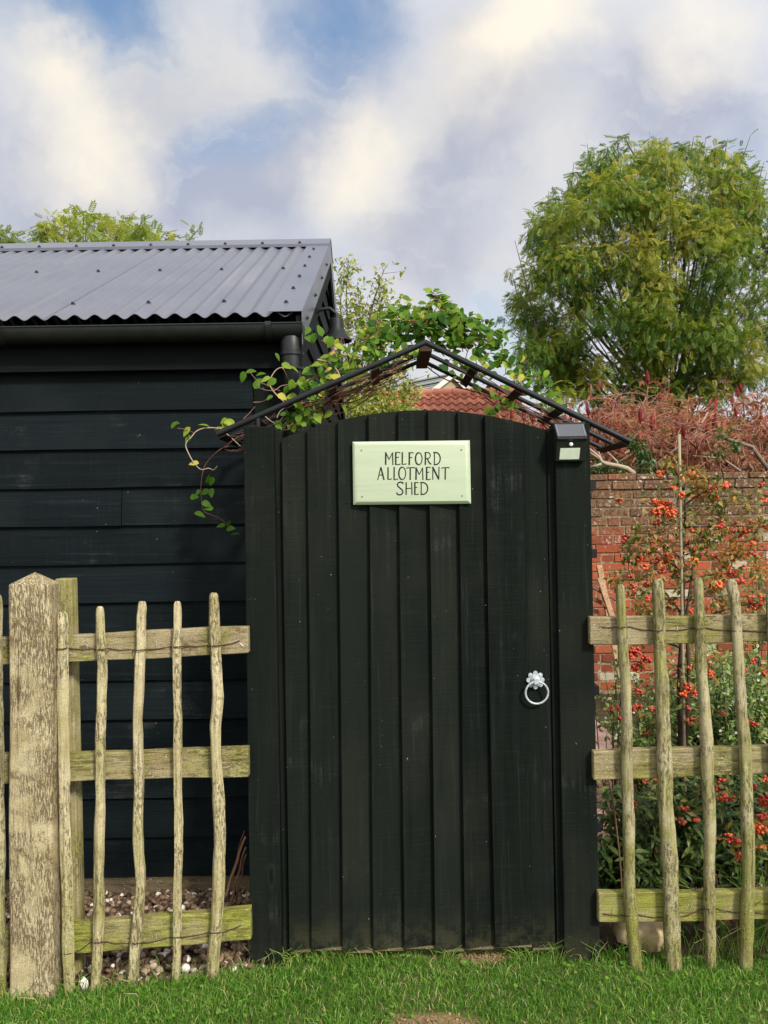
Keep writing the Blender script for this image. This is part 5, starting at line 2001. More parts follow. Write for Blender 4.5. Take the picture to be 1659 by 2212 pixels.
# --- big ash tree on the right
def ash_tree():
    D = 15.0
    def T(u, v, dd=0.0):
        return P(u, v, D + dd)
    base_ = T(1435, 1100)
    base_.z = 0
    root = thing('ash_tree', 'large leafy ash tree rising behind the brick wall and red shrubs', 'tree', base_)
    poly = [(1262, 385), (1285, 345), (1312, 352), (1340, 322), (1372, 348), (1400, 318), (1432, 345), (1470, 322), (1500, 350), (1530, 318), (1570, 352), (1600, 345), (1625, 400), (1665, 420), (1660, 470), (1730, 500), (1760, 620), (1720, 700), (1740, 760), (1650, 775), (1650, 835),
            (1590, 808), (1545, 852), (1460, 838), (1380, 862), (1290, 848), (1215, 842), (1145, 806), (1112, 755), (1135, 705), (1098, 665), (1142, 620), (1120, 560), (1165, 535), (1150, 490), (1195, 478), (1190, 430), (1238, 425)]

    def inside(u, v):
        c = False
        for k in range(len(poly)):
            (x1, y1), (x2, y2) = poly[k], poly[k - 1]
            if (y1 > v) != (y2 > v) and u < (x2 - x1) * (v - y1) / (y2 - y1) + x1:
                c = not c
        return c
    cs, rs, ns = [], [], []
    for k in range(len(poly)):
        (x1, y1), (x2, y2) = poly[k - 1], poly[k]
        for q in range(max(1, int(math.hypot(x2 - x1, y2 - y1) / 46))):
            w = rng.uniform()
            u, v = x1 + (x2 - x1) * w, y1 + (y2 - y1) * w
            u, v = u + (1430 - u) * rng.uniform(.03, .12), v + (600 - v) * rng.uniform(.03, .12)
            r = rng.uniform(.16, .34)
            cs.append(T(u, v, rng.uniform(-1.0, 1.0)))
            rs.append(np.array((r, r, r * .85)))
            ns.append(int(900 * r * r * rng.uniform(.75, 1.2)))
    k = 0
    while k < 185:
        u, v = rng.uniform(1110, 1750), rng.uniform(330, 850)
        if not inside(u, v) or not inside(u + (u - 1430) * .10, v + (v - 600) * .06):
            continue
        if 775 < v and 1560 < u < 1640 and rng.uniform() < .8:
            continue
        e = math.sqrt(max(0.06, 1 - ((u - 1430) / 320) ** 2 - ((v - 600) / 290) ** 2))
        dd = -e * 2.0 * rng.uniform(.6, 1) if rng.uniform() < .55 else rng.uniform(-.6, 1) * e * 2
        r = rng.uniform(.24, .50)
        cs.append(T(u, v, dd))
        rs.append(np.array((r, r, r * .8)))
        ns.append(int(520 * r * r * rng.uniform(.8, 1.25)))
        k += 1
    mb = MB()
    for (u, v) in ((1480, 470), (1540, 480), (1590, 500), (1440, 520), (1510, 540), (1560, 560), (1620, 580), (1400, 450), (1180, 800), (1230, 825), (1290, 820), (1340, 845), (1390, 835), (1440, 850), (1490, 830), (1530, 845), (1575, 830), (1600, 790), (1540, 780), (1480, 790), (1250, 780), (1160, 760), (1300, 870), (1420, 880), (1220, 850), (1610, 740), (1650, 720), (1560, 740)):
        cs.append(T(u, v, rng.uniform(-1.4, .5)))
        rs.append(np.array((.34, .34, .26)))
        ns.append(58)
    clump_leaves(mb, cs, rs, [int(q * 1.20) for q in ns], PINN, 0.140, droop=.35, tint=(.1, .9), lit_top=.22)
    # whippy shoots standing out of the crown, with tufts of leaves
    tw = MB()
    shoots = [((1285, 380), (1268, 310)), ((1340, 340), (1335, 296)), ((1370, 330), (1350, 292)), ((1430, 345), (1425, 300)), ((1480, 345), (1498, 296)), ((1520, 350), (1525, 300)), ((1560, 360), (1572, 300)),
              ((1580, 400), (1622, 290)), ((1600, 420), (1608, 330)), ((1625, 440), (1650, 350)), ((1640, 470), (1656, 372)), ((1235, 440), (1240, 350)), ((1240, 450), (1247, 380)),
              ((1195, 500), (1185, 412)), ((1200, 490), (1195, 430)), ((1175, 580), (1152, 455)), ((1150, 680), (1112, 520)), ((1145, 720), (1108, 600)), ((1150, 700), (1120, 640)),
              ((1410, 345), (1410, 305)), ((1460, 350), (1465, 310)), ((1310, 350), (1312, 320)), ((1545, 350), (1548, 320))]
    for (a, b_) in shoots:
        dd = rng.uniform(-1, .6)
        p0, p1 = T(*a, dd), T(*b_, dd)
        pth = curve_pts(p0 + (p0 - p1) * .35, p1, (rng.uniform(-.05, .05), 0, 0))
        tw.tube(pth, [.018 - .0022 * i for i in range(len(pth))], 5, .4)
        n = 9
        s = rng.uniform(.35, 1, n)
        pos = np.array([p0.lerp(p1, float(q)) for q in s])
        dirs = rand_unit(n)
        dirs[:, 2] = np.abs(dirs[:, 2]) * .4 - .1
        mb.inst(PINN[0], PINN[1], pos, frames(dirs, rand_unit(n) * .4 + np.array((0, 0, 1.)), .19 * rng.uniform(.7, 1.15, n)), rng.uniform(.1, .7, n))
    # outlying sprays for a ragged edge
    sp_c = []
    for k in range(110):
        a = int(rng.integers(len(poly)))
        (x1, y1), (x2, y2) = poly[a - 1], poly[a]
        w = rng.uniform()
        u, v = x1 + (x2 - x1) * w, y1 + (y2 - y1) * w
        sp_c.append(T(u + (u - 1430) * rng.uniform(-.03, .09), v + (v - 600) * rng.uniform(-.03, .09), rng.uniform(-.7, .7)))
    clump_leaves(mb, sp_c, [.10] * 110, [9] * 110, PINN, .145, droop=.4, tint=(.1, .8))
    mb.build('crown', M['ash_leaf'], root)
    # trunk and limbs
    fork = T(1440, 860)
    tw.tube(curve_pts(base_, fork, (.08, 0, 0), 8), [.16 - .008 * i for i in range(9)], 10, .3)
    for c in cs[::3]:
        c = Vector(c)
        st = base_.lerp(fork, float(rng.uniform(.62, 1.0)))
        mid = st.lerp(c, .55) + Vector((0, 0, -.25 + .5 * rng.uniform()))
        pth = [st, st.lerp(mid, .5) + Vector((0, 0, .15)), mid, mid.lerp(c, .5) + Vector((0, 0, .1)), c, c + (c - mid) * .18]
        r0 = rng.uniform(.014, .038)
        tw.tube(pth, [r0, r0 * .85, r0 * .65, r0 * .45, r0 * .25, r0 * .1], 6, float(rng.uniform(.1, .7)))
    # bare twiggy branches on the far right
    for (a, b_) in (((1560, 800), (1670, 690)), ((1560, 780), (1690, 720)), ((1590, 790), (1690, 770)), ((1500, 780), (1640, 640))):
        tw.tube(curve_pts(T(*a, -.6), T(*b_, -.6), (0, 0, .08)), [.022, .02, .017, .014, .011, .008, .004], 5, .3)
    tw.build('trunk', M['bark'], root, smooth=True)


ash_tree()


# --- tree behind the shed roof on the left
def left_tree():
    D = 12.5
    T = lambda u, v, dd=0.0: P(u, v, D + dd)
    base_ = T(200, 1100)
    base_.z = 0
    root = thing('feathery_tree', 'yellow green feathery tree showing above the grey shed roof', 'tree', base_)
    cs = [(20, 520), (-40, 500), (95, 495), (120, 520), (60, 530), (150, 475), (185, 500), (215, 470), (240, 495), (262, 478), (285, 505), (310, 500), (330, 520), (345, 510), (205, 530), (280, 530), (140, 535), (360, 530), (-90, 530), (10, 505), (0, 540), (240, 540), (110, 480), (180, 470), (300, 482)]
    C3 = [T(u, v + 8, rng.uniform(-.7, .7)) for u, v in cs]
    mb = MB()
    clump_leaves(mb, C3, [np.array((.17, .2, .13)) * rng.uniform(.8, 1.2) for _ in C3], [int(rng.uniform(36, 58)) for _ in C3], PINN, .15, droop=.15, tint=(.15, .85))
    pos = [T(420 + rng.uniform(-16, 14), 508 + rng.uniform(-20, 26), 0) for _ in range(16)]
    dirs = rand_unit(16)
    dirs[:, 2] = np.abs(dirs[:, 2])
    mb.inst(PINN[0], PINN[1], np.array(pos), frames(dirs, rand_unit(16) + np.array((0, -.5, .6)), .13 * rng.uniform(.8, 1.2, 16)), rng.uniform(.0, .5, 16))
    # leafy mass below, hidden by the shed from the photo's side
    low = [T(u, v, dd) for u, v, dd in ((60, 640, 0), (200, 640, .5), (320, 640, 0), (-60, 640, 0), (130, 760, 0), (280, 760, 0))]
    clump_leaves(mb, low, [np.array((.6, .7, .6))] * 6, [110] * 6, PINN, .2, droop=.3, tint=(.1, .5))
    mb.build('crown', M['robinia_leaf'], root)
    tw = MB()
    fork = T(190, 760)
    tw.tube(curve_pts(base_, fork, (.1, 0, 0), 6), [.15, .14, .13, .12, .11, .10, .09], 10, .3)
    for c in C3 + [T(420, 505, 0)]:
        mid = fork.lerp(c, .55) + Vector((rng.uniform(-.1, .1), 0, .1))
        tw.tube([fork, mid, c, c + (c - mid) * .2], [.03, .018, .008, .003], 5, float(rng.uniform(.1, .6)))
    tw.build('trunk', M['bark'], root, smooth=True)


left_tree()


# --- thin fruit tree between shed and arch
def fruit_tree():
    D = 8.2
    T = lambda u, v, dd=0.0: P(u, v, D + dd)
    base_ = T(770, 1400)
    base_.z = 0
    root = thing('fruit_tree', 'slender yellowing fruit tree between the shed gable and the arch', 'tree', base_)
    tw, mb = MB(), MB()
    stems = [[(765, 1100), (762, 900), (752, 720), (748, 640), (752, 565)], [(770, 1050), (775, 850), (790, 720), (810, 640), (830, 582)], [(760, 1000), (745, 850), (738, 760), (735, 680), (738, 600)],
             [(780, 1000), (800, 860), (815, 760), (822, 690), (830, 650)], [(775, 1020), (830, 880), (850, 800), (862, 760)], [(770, 1000), (770, 860), (770, 760), (778, 690), (775, 640)], [(770, 1000), (850, 900), (880, 850), (890, 820)]]
    for st in stems:
        pth = [T(u, v, rng.uniform(-.1, .1)) for u, v in st]
        pth = [base_ + Vector((rng.uniform(-.08, .08), 0, 0))] + pth
        r0 = .02
        tw.tube(pth, [r0 * (1 - .85 * i / (len(pth) - 1)) for i in range(len(pth))], 6, .35)
        n = 95
        for q in range(n):
            s = rng.uniform(.15, 1)
            i = min(int(s * (len(pth) - 2)) + 1, len(pth) - 2)
            p = pth[i].lerp(pth[i + 1], float(rng.uniform()))
            o_ = rand_unit(1)[0] * rng.uniform(.02, .20)
            o_[2] *= .7
            pos = np.array(p) + o_
            tw.tube([p, Vector(pos)], [.003, .0015], 3, .4, cap=False)
            k = 4
            pp = pos + rng.normal(0, .025, (k, 3))
            dirs = rand_unit(k)
            dirs[:, 2] -= .2
            mb.inst(LEAF_FAR[0], LEAF_FAR[1], pp, frames(dirs, rand_unit(k) + np.array((0, -.3, .8)), .058 * rng.uniform(.7, 1.2, k)), np.clip(rng.normal(.45, .25, k), 0, 1))
    # thick lower foliage
    low = [T(u, v, rng.uniform(-.3, .3)) for u, v in ((765, 860), (800, 850), (830, 870), (780, 890), (850, 890), (740, 900), (810, 900), (770, 820), (745, 840), (880, 900), (800, 810))]
    clump_leaves(mb, low, [np.array((.16, .2, .15))] * len(low), [210] * len(low), LEAF_FAR, .052, droop=.2, tint=(.3, .65))
    mb.build('crown', M['apple_leaf'], root)
    tw.build('trunk', M['bark'], root, smooth=True)


fruit_tree()


# --- sumac thicket behind the wall
def sumac(u_base, width_px, top_v, D, label, nst, seed):
    global rng
    keep = rng
    rng = np.random.default_rng(seed)
    base_ = P(u_base, 1100, D)
    base_.z = 0
    root = thing('sumac_shrub', label, 'shrub', base_, 'red sumac shrubs behind the brick wall')
    tw, lf_ = MB(), MB()
    W2 = width_px / F * D / 2
    ztop = pz(top_v, D, u_base)
    tips = []

    def grow(p, dirv, L, r, dep):
        dirv = Vector(dirv).normalized()
        pts = [p]
        q = p.copy()
        dd = dirv.copy()
        for k in range(4):
            dd = (dd + Vector(rng.normal(0, .14, 3)) + Vector((0, 0, .05))).normalized()
            q = q + dd * (L / 4)
            pts.append(q)
        tw.tube(pts, [r, r * .93, r * .86, r * .8, r * .74], 6, float(np.clip(rng.normal(.42 if dep < 2 else .25, .15), 0, 1)))
        if dep == 0 or q.z > ztop - .05:
            tips.append((q, dd, r * .7))
            return
        for k in range(2 if rng.uniform() < .55 else 3):
            sd_ = Vector(rng.normal(0, 1, 3))
            sd_ = (sd_ - dd * sd_.dot(dd)).normalized()
            nd = dd * .62 + sd_ * .8 + Vector((0, 0, .22))
            grow(q, nd, L * rng.uniform(.62, .85), r * .68, dep - 1)
    for k in range(nst):
        a = Vector((base_.x + rng.uniform(-.55, .55) * W2, D + rng.uniform(-.35, .5), 0.9))
        tw.tube([Vector((base_.x + rng.uniform(-.2, .2) * W2, D + .1, 0)), a], [.035, .028], 6, .2)
        sp = rng.uniform(-1, 1)
        grow(a, (sp * 1.1, rng.uniform(-.35, .35), 1.0), rng.uniform(.5, .72), .022, 3)
    for (q, dd, r) in tips:
        if abs(q.x - base_.x) > W2 * 1.25:
            pass
        n = int(rng.uniform(8, 14))
        for k in range(n):
            d2 = Vector(rng.normal(0, 1, 3))
            d2 = (d2 - dd * d2.dot(dd) * .7).normalized()
            s = q - dd * rng.uniform(0, .16)
            L = rng.uniform(.18, .42)
            e = s + d2 * L * .55 + Vector((0, 0, .02))
            f_ = s + d2 * L + Vector((0, 0, -.01 - .06 * rng.uniform()))
            tw.tube([s, s.lerp(e, .5) + Vector((0, 0, .008)), e, e.lerp(f_, .5) + Vector((0, 0, .006)), f_], [.0030, .0028, .0025, .0022, .0015], 3, float(rng.uniform(.45, 1.0)), cap=False)
            if rng.uniform() < .5:
                k2 = 5
                ts = rng.uniform(.4, 1, k2)
                pos = np.array([e.lerp(f_, float(t)) for t in ts])
                dirs = rand_unit(k2)
                dirs[:, 2] -= .6
                lf_.inst(LEAF_LONG[0], LEAF_LONG[1], pos, frames(dirs, rand_unit(k2) + np.array((0, -.3, .4)), .075 * rng.uniform(.7, 1.3, k2)), np.clip(rng.normal(.45, .3, k2), 0, 1))
        if rng.uniform() < .34:
            L = rng.uniform(.08, .15)
            ax = (dd * .35 + Vector((rng.uniform(-.15, .15), 0, 1))).normalized()
            pr = [(.006, -.01), (.015, .015), (.021, L * .3), (.020, L * .5), (.017, L * .68), (.012, L * .82), (.009, L * .92), (.002, L)]
            cn = MB()
            cn.lathe([(a * rng.uniform(.85, 1.15), b_) for a, b_ in pr], q, axis=ax, seg=7, tint=float(rng.uniform(.1, .9)))
            cn.build('seed_cone', M['sumac_cone'], root)
    tw.build('stems', M['sumac_stem'], root, smooth=True)
    lf_.build('leaves', M['sumac_leaf'], root)
    rng = keep


def sumac_limb():
    # old limbs arching low over the wall
    tw = MB()
    for pts, r in (([(1660, 1015), (1625, 965), (1560, 945), (1500, 925), (1440, 905)], .022), ([(1400, 1015), (1440, 985), (1500, 940), (1530, 890)], .014), ([(1300, 1018), (1350, 990), (1400, 960)], .010),
                   ([(1600, 1018), (1560, 990), (1500, 985), (1440, 970)], .012), ([(1560, 1018), (1545, 985), (1530, 950)], .012), ([(1480, 1018), (1440, 1000), (1380, 995)], .010)):
        pp = [P(u, v, 7.75 + rng.uniform(-.1, .1)) for u, v in pts]
        tw.tube(pp, [r * (1 - .16 * i) for i in range(len(pp))], 7, float(rng.uniform(.1, .7)))
    tag(tw.build('branch', M['pale_bark'], smooth=True), 'bare brown limbs of the sumac thicket lying low over the brick wall top', 'branch')


sumac_limb()
sumac(1245, 270, 830, 8.6, 'pinkish bare sumac shrub showing just right of the arch', 9, 11)
sumac(1415, 330, 800, 8.3, 'pinkish bare sumac shrub with dark red cones, in the middle of the thicket', 12, 12)
sumac(1600, 330, 800, 8.7, 'reddish bare sumac shrub at the right end of the thicket', 10, 13)


# undergrowth behind the sumac
def undergrowth():
    mb = MB()
    cs, rs, ns = [], [], []
    for k in range(60):
        u, v = rng.uniform(1120, 1720), rng.uniform(895, 1040)
        if v < 930 and rng.uniform() < .5:
            continue
        cs.append(P(u, v, 9.6 + rng.uniform(-.3, .8)))
        rs.append(np.array((.30, .3, .24)))
        ns.append(190)
    clump_leaves(mb, cs, rs, ns, LEAF_FAR, .07, droop=.2, tint=(.05, 1.0))
    for k in range(520):
        u, v = rng.uniform(1140, 1720), rng.uniform(880, 1020)
        a = P(u, v, 9.2 + rng.uniform(-.5, .5))
        d_ = Vector(rng.normal(0, 1, 3)) + Vector((0, 0, .4))
        d_.normalize()
    o_ = mb.build('undergrowth', M['hedge_leaf'], loc=(0, 0, 0))
    tag(o_, 'tangled brown and green undergrowth behind the brick wall', None, None, 'stuff')


undergrowth()


def ivy():
    q0 = P(1370, 1010, 7.2)
    root = thing('ivy', 'dark green ivy growing along the top of the brick wall', 'climber', (q0.x, 7.2, ZW - .1))
    mb = MB()
    cs, rs, ns = [], [], []
    for (u, v, n) in ((1300, 1008, 90), (1340, 1012, 90), (1370, 955, 70), (1385, 970, 70), (1395, 990, 70), (1390, 1010, 60), (1275, 1012, 60), (1560, 935, 40), (1580, 960, 40), (1550, 975, 30), (1290, 985, 30)):
        cs.append(P(u, v, 7.25))
        rs.append(np.array((.085, .10, .05)))
        ns.append(n)
    clump_leaves(mb, cs, rs, ns, LEAF_FAR, .05, droop=.3, tint=(.2, .9))
    mb.build('leaves', M['ivy_leaf'], root)
    tw = MB()
    tw.tube(curve_pts(P(1390, 1018, 7.2), P(1372, 950, 7.25), (.03, 0, 0)), .008, 6, .3)
    tw.tube(curve_pts(P(1250, 1016, 7.2), P(1400, 1014, 7.2), (0, 0, .02)), .008, 6, .3)
    tw.build('stem', M['dark_bark'], root, smooth=True)


ivy()


# pale bare branch lying over the wall by the post
def bare_branch():
    tw = MB()
    D = 7.1
    T = lambda x, y: P((1500 + x / 3.815) / 1.3562, (1220 + y / 3.815) / 1.3562, D)
    main = [T(1370, 640), T(1290, 580), T(1180, 550), T(1060, 530), T(1010, 510), T(970, 450), T(900, 390), T(850, 350)]
    tw.tube(main, [.020, .019, .018, .017, .015, .012, .009, .006], 8, .95)
    tw.tube([T(1010, 515), T(990, 460), T(975, 420), T(960, 360)], [.011, .009, .007, .005], 6, .8)
    tw.tube([T(1185, 545), T(1170, 500), T(1110, 440), T(1070, 400)], [.011, .009, .007, .005], 6, .8)
    tw.tube([T(1000, 530), T(940, 550), T(880, 560)], [.012, .010, .006], 6, .8)
    tw.tube([T(970, 470), T(910, 430), T(870, 400)], [.010, .008, .005], 6, .8)
    tag(tw.build('branch', M['pale_bark'], smooth=True), 'pale forked bare branch leaning over the wall top beside the gate post', 'branch')


bare_branch()


# --- berry bush trained on a cane, between fence and wall
def berry_bush():
    D = 3.3
    T = lambda u, v, dd=0.0: P(u, v, D + dd)
    b0 = T(1478, 1700)
    b0.z = 0
    root = thing('berry_bush', 'firethorn bush with orange and red berry clusters behind the round stakes', 'shrub', b0)
    st, lf_, be = MB(), MB(), MB()
    K4 = lambda x, y: (1216.6 + x * .2667, 884.8 + y * .2667)
    trunk = [b0, T(1470, 1600), T(1468, 1450), T(1476, 1330), T(1474, 1210), T(1480, 1120), T(1478, 1040)]
    st.tube(trunk, [.012, .011, .010, .009, .007, .005, .003], 8, .3)
    st.tube([b0 + Vector((.01, .02, 0)), T(1482, 1600), T(1488, 1450), T(1482, 1330), T(1500, 1200)], [.010, .009, .008, .006, .003], 8, .3)
    br_list = [((1476, 1330), (1380, 1240)), ((1474, 1210), (1400, 1150)), ((1478, 1180), (1600, 1130)), ((1478, 1140), (1659, 1140)), ((1480, 1120), (1405, 1090)), ((1480, 1090), (1560, 1050)), ((1476, 1260), (1590, 1240)),
               ((1478, 1060), (1450, 1010)), ((1470, 1400), (1370, 1390)), ((1468, 1450), (1340, 1540)), ((1470, 1440), (1500, 1490)), ((1470, 1500), (1520, 1560)), ((1475, 1300), (1570, 1250)), ((1476, 1240), (1360, 1170)),
               ((1480, 1700), (1590, 1820)), ((1480, 1680), (1660, 1760)), ((1470, 1600), (1380, 1560)), ((1478, 1200), (1545, 1180)), ((1476, 1290), (1440, 1200)), ((1482, 1350), (1640, 1300))]
    for (a, b_) in br_list:
        dd = rng.uniform(-.12, .12)
        pth = curve_pts(T(*a), T(*b_, dd), (0, 0, rng.uniform(.0, .03)))
        st.tube(pth, [.0042, .004, .0036, .0032, .0027, .002, .001], 5, float(rng.uniform(.2, .6)))
        n = 34
        s = rng.uniform(.1, 1, n)
        pos = np.array([pth[min(int(q * 6), 5)].lerp(pth[min(int(q * 6), 5) + 1], float(q * 6 - int(q * 6))) for q in s]) + rng.normal(0, .018, (n, 3))
        dirs = rand_unit(n) + np.array((0, 0, .2))
        lf_.inst(LEAF_FAR[0], LEAF_FAR[1], pos, frames(dirs, rand_unit(n) + np.array((0, -.6, .5)), .030 * rng.uniform(.6, 1.3, n)), np.clip(rng.normal(.5, .25, n), 0, 1))
    clusters = [(K4(790, 520), 14, .018, .7), (K4(880, 500), 12, .02, .7), (K4(950, 560), 12, .02, .8), (K4(1050, 530), 16, .025, .85), (K4(900, 640), 8, .015, .4), (K4(740, 740), 14, .02, .55), (K4(820, 780), 40, .036, .62),
                (K4(760, 830), 18, .025, .5), (K4(880, 840), 22, .028, .6), (K4(1200, 650), 14, .025, .35), (K4(1240, 720), 10, .02, .6), (K4(1310, 620), 9, .018, .3), (K4(1230, 600), 7, .016, .4), (K4(1400, 960), 18, .035, .25), (K4(1280, 940), 7, .025, .3),
                (K4(1540, 930), 12, .03, .35), (K4(1500, 970), 7, .02, .3), (K4(1650, 950), 8, .02, .3), (K4(500, 1050), 9, .022, .15), (K4(620, 1220), 14, .03, .3), (K4(660, 1270), 10, .02, .5), (K4(820, 1210), 16, .035, .2), (K4(990, 1270), 10, .02, .65), (K4(1060, 1220), 14, .022, .95),
                (K4(1380, 1320), 12, .028, .3), (K4(1440, 1390), 7, .018, .3), (K4(1250, 1420), 13, .022, .75), (K4(1180, 1475), 4, .012, .3), (K4(1550, 1560), 30, .04, .3), (K4(1620, 1540), 14, .025, .4), (K4(700, 1420), 9, .022, .2), (K4(700, 1530), 7, .02, .2),
                (K4(850, 1580), 8, .02, .2), (K4(1000, 1070), 7, .02, .4), (K4(1060, 1110), 6, .02, .4), (K4(710, 1070), 6, .02, .1),
                ((1366, 1410), 34, .034, .35), ((1395, 1425), 14, .025, .2), ((1378, 1440), 22, .028, .45), ((1345, 1400), 16, .03, .3), ((1483, 1485), 26, .026, .55), ((1500, 1498), 14, .022, .4), ((1478, 1500), 10, .018, .5), ((1378, 1495), 12, .02, .3),
                ((1375, 1530), 18, .026, .45), ((1328, 1530), 14, .022, .3), ((1342, 1552), 8, .018, .2), ((1408, 1530), 6, .015, .4), ((1415, 1545), 5, .014, .3), ((1490, 1558), 9, .018, .3), ((1505, 1556), 8, .016, .3), ((1560, 1540), 5, .014, .3),
                ((1620, 1560), 4, .016, .2), ((1550, 1700), 12, .02, .4), ((1562, 1722), 14, .022, .6), ((1580, 1725), 8, .018, .35), ((1650, 1730), 30, .03, .35), ((1650, 1770), 42, .032, .5), ((1645, 1790), 34, .03, .75), ((1590, 1820), 22, .026, .2),
                ((1600, 1850), 16, .022, .1), ((1575, 1815), 8, .016, .2), ((1625, 1825), 8, .02, .1), ((1472, 1775), 6, .018, .0), ((1630, 1700), 8, .018, .2), ((1575, 1985), 5, .02, .0), ((1555, 1685), 6, .02, .15)]
    for k in range(60):
        clusters.append(((rng.uniform(1330, 1665), rng.uniform(1040, 1330) if k < 26 else rng.uniform(1390, 1860)), int(rng.integers(3, 8)), .016, float(rng.uniform(.1, .7))))
    sp, sf = ICO2
    for (uv, n, r, t) in clusters:
        dd = rng.uniform(-.10, .06)
        if uv[1] > 1640:
            dd -= .24
        c = np.array(T(*uv, dd))
        n = int(n * 1.5)
        pos = c + rand_unit(n) * (rng.uniform(.15, 1, (n, 1)) ** .6) * np.array((r, r * .6, r * .75))
        sz = rng.uniform(.0048, .0070, n)
        be.inst(sp, sf, pos, np.eye(3)[None] * sz[:, None, None], np.clip(rng.normal(t - (.16 if uv[1] > 1340 else .06), .15, n), 0, 1))
        for p in pos[::3]:
            st.tube([Vector(c) + Vector((0, .01, -.01)), Vector(p)], [.001, .0007], 3, .6, cap=False)
        k = 8
        pp = c + rng.normal(0, r * 1.2, (k, 3))
        dirs = rand_unit(k)
        lf_.inst(LEAF_FAR[0], LEAF_FAR[1], pp, frames(dirs, rand_unit(k) + np.array((0, -.6, .5)), .030 * rng.uniform(.6, 1.3, k)), np.clip(rng.normal(.45, .25, k), 0, 1))
    lo = [((1600, 1080), .06), ((1640, 1130), .06), ((1360, 1190), .06), ((1340, 1250), .06), ((1640, 1230), .06), ((1620, 1290), .06), ((1560, 1310), .06), ((1390, 1300), .06), ((1550, 1140), .07), ((1390, 1150), .07), ((1440, 1200), .08), ((1400, 1240), .08), ((1520, 1170), .07), ((1500, 1100), .06), ((1550, 1090), .05), ((1430, 1290), .06), ((1480, 1250), .07), ((1540, 1250), .06), ((1600, 1180), .05), ((1570, 1200), .05), ((1420, 1330), .05), ((1460, 1140), .06), ((1500, 1030), .05), ((1450, 1000), .04), ((1520, 1060), .05)]
    clump_leaves(lf_, [T(*uv) for uv, r in lo], [r * .8 for uv, r in lo], [62] * len(lo), LEAF_FAR, .030, droop=.1, tint=(.3, .95))
    st.build('stems', M['dark_bark'], root, smooth=True)
    lf_.build('leaves', M['pyr_leaf'], root)
    be_o = be.build('berries', M['berry'], root, smooth=True)
    be_o['kind'] = 'stuff'
    # support cane
    mb = MB()
    a, b_ = T(1480, 1700, -.03), T(1467, 938, -.03)
    a.z = 0
    mb.tube([a.lerp(b_, k / 10) for k in range(11)], .0062, 8, .7)
    for z in (.4, .8, 1.1, 1.35, 1.55):
        q = a.lerp(b_, z / b_.z)
        mb.lathe([(.0062, -.003), (.0074, 0), (.0062, .003)], q, seg=8, tint=.3)
    tag(mb.build('garden_cane', M['bamboo'], smooth=True), 'tall pale garden cane supporting the berry bush', 'cane')


berry_bush()


# --- border plants behind the right fence
def leafy_plant(name, label, cat, u, v_top, D, spread, nstem, nleaf, tmpl, size, mat, tint, group=None, flowers=0, stems_t=.4, droop=.2):
    b0 = P(u, 1500, D)
    b0.z = -0.01
    root = thing(name, label, cat, b0, group)
    st, lf_ = MB(), MB()
    top = P(u, v_top, D).z
    fl = []
    for k in range(nstem):
        e = Vector((b0.x + rng.normal(0, spread), D + rng.normal(0, spread * .8), top * rng.uniform(.45, 1.0)))
        s0 = b0 + Vector((rng.normal(0, spread * .35), rng.normal(0, spread * .3), 0))
        pth = curve_pts(s0, e, (rng.uniform(-.03, .03), 0, .03))
        st.tube(pth, [.004, .0038, .0034, .003, .0026, .002, .001], 5, stems_t)
        n = nleaf
        s = rng.uniform(.12, 1, n)
        pos = np.array([pth[min(int(q * 6), 5)].lerp(pth[min(int(q * 6), 5) + 1], float(q * 6 - int(q * 6))) for q in s]) + rng.normal(0, size * .25, (n, 3))
        dirs = rand_unit(n)
        dirs[:, 2] = dirs[:, 2] * .6 - droop + .3
        lf_.inst(tmpl[0], tmpl[1], pos, frames(dirs, rand_unit(n) * .5 + np.array((0, -.3, .9)), size * rng.uniform(.6, 1.25, n)), np.clip(rng.normal((tint[0] + tint[1]) / 2, (tint[1] - tint[0]) / 3, n), 0, 1))
        fl.append(e)
    st.build('stems', M['dark_bark'] if stems_t < .6 else M['bamboo'], root, smooth=True)
    lf_.build('leaves', mat, root)
    if flowers:
        for k in range(flowers):
            mb = MB()
            e = fl[int(rng.integers(len(fl)))] + Vector(rng.normal(0, spread * .5, 3))
            e.y = D - abs(e.y - D) - .03
            for j in range(5):
                a = 2 * PI * j / 5 + k
                dv = np.array([[math.cos(a), -.25, math.sin(a)]])
                mb.inst(LEAF_LONG[0], LEAF_LONG[1], np.array([e]), frames(dv, np.array([[0, -1., .2]]), [.0085]), [.5])
            mb.build('flower', M['petal'], root)
    return root


leafy_plant('dark_border_plant', 'dark narrow leaved plant behind the gap between the first two round stakes', 'plant', 1385, 1690, 3.15, .10, 24, 60, LEAF_LONG, .058, M['dark_leaf'], (.2, 1.0))
leafy_plant('dark_border_plant', 'dense dark leaved plant behind the gap between the second and third round stakes', 'plant', 1475, 1640, 3.25, .12, 30, 60, LEAF_LONG, .058, M['dark_leaf'], (.1, .95), flowers=0)
leafy_plant('dark_border_plant', 'dark leaved plant below the red berries at the right edge', 'plant', 1590, 1640, 3.3, .14, 30, 60, LEAF_LONG, .055, M['dark_leaf'], (.1, .95))
leafy_plant('dark_border_plant', 'small dark leafy plant close beside the gate post foot', 'plant', 1318, 1790, 3.15, .045, 9, 30, LEAF, .05, M['dark_leaf'], (.1, .7))
leafy_plant('flowering_border_plant', 'light green leafy plant with small white flowers at the right behind the stakes', 'plant', 1605, 1390, 4.0, .20, 60, 95, LEAF_FAR, .033, M['light_leaf'], (.1, .95), flowers=34)
leafy_plant('flowering_border_plant', 'tall fresh green plant with white flowers against the brick wall behind the fourth stake', 'plant', 1590, 1375, 4.8, .26, 70, 100, LEAF_FAR, .036, M['light_leaf'], (.1, .95), flowers=30)
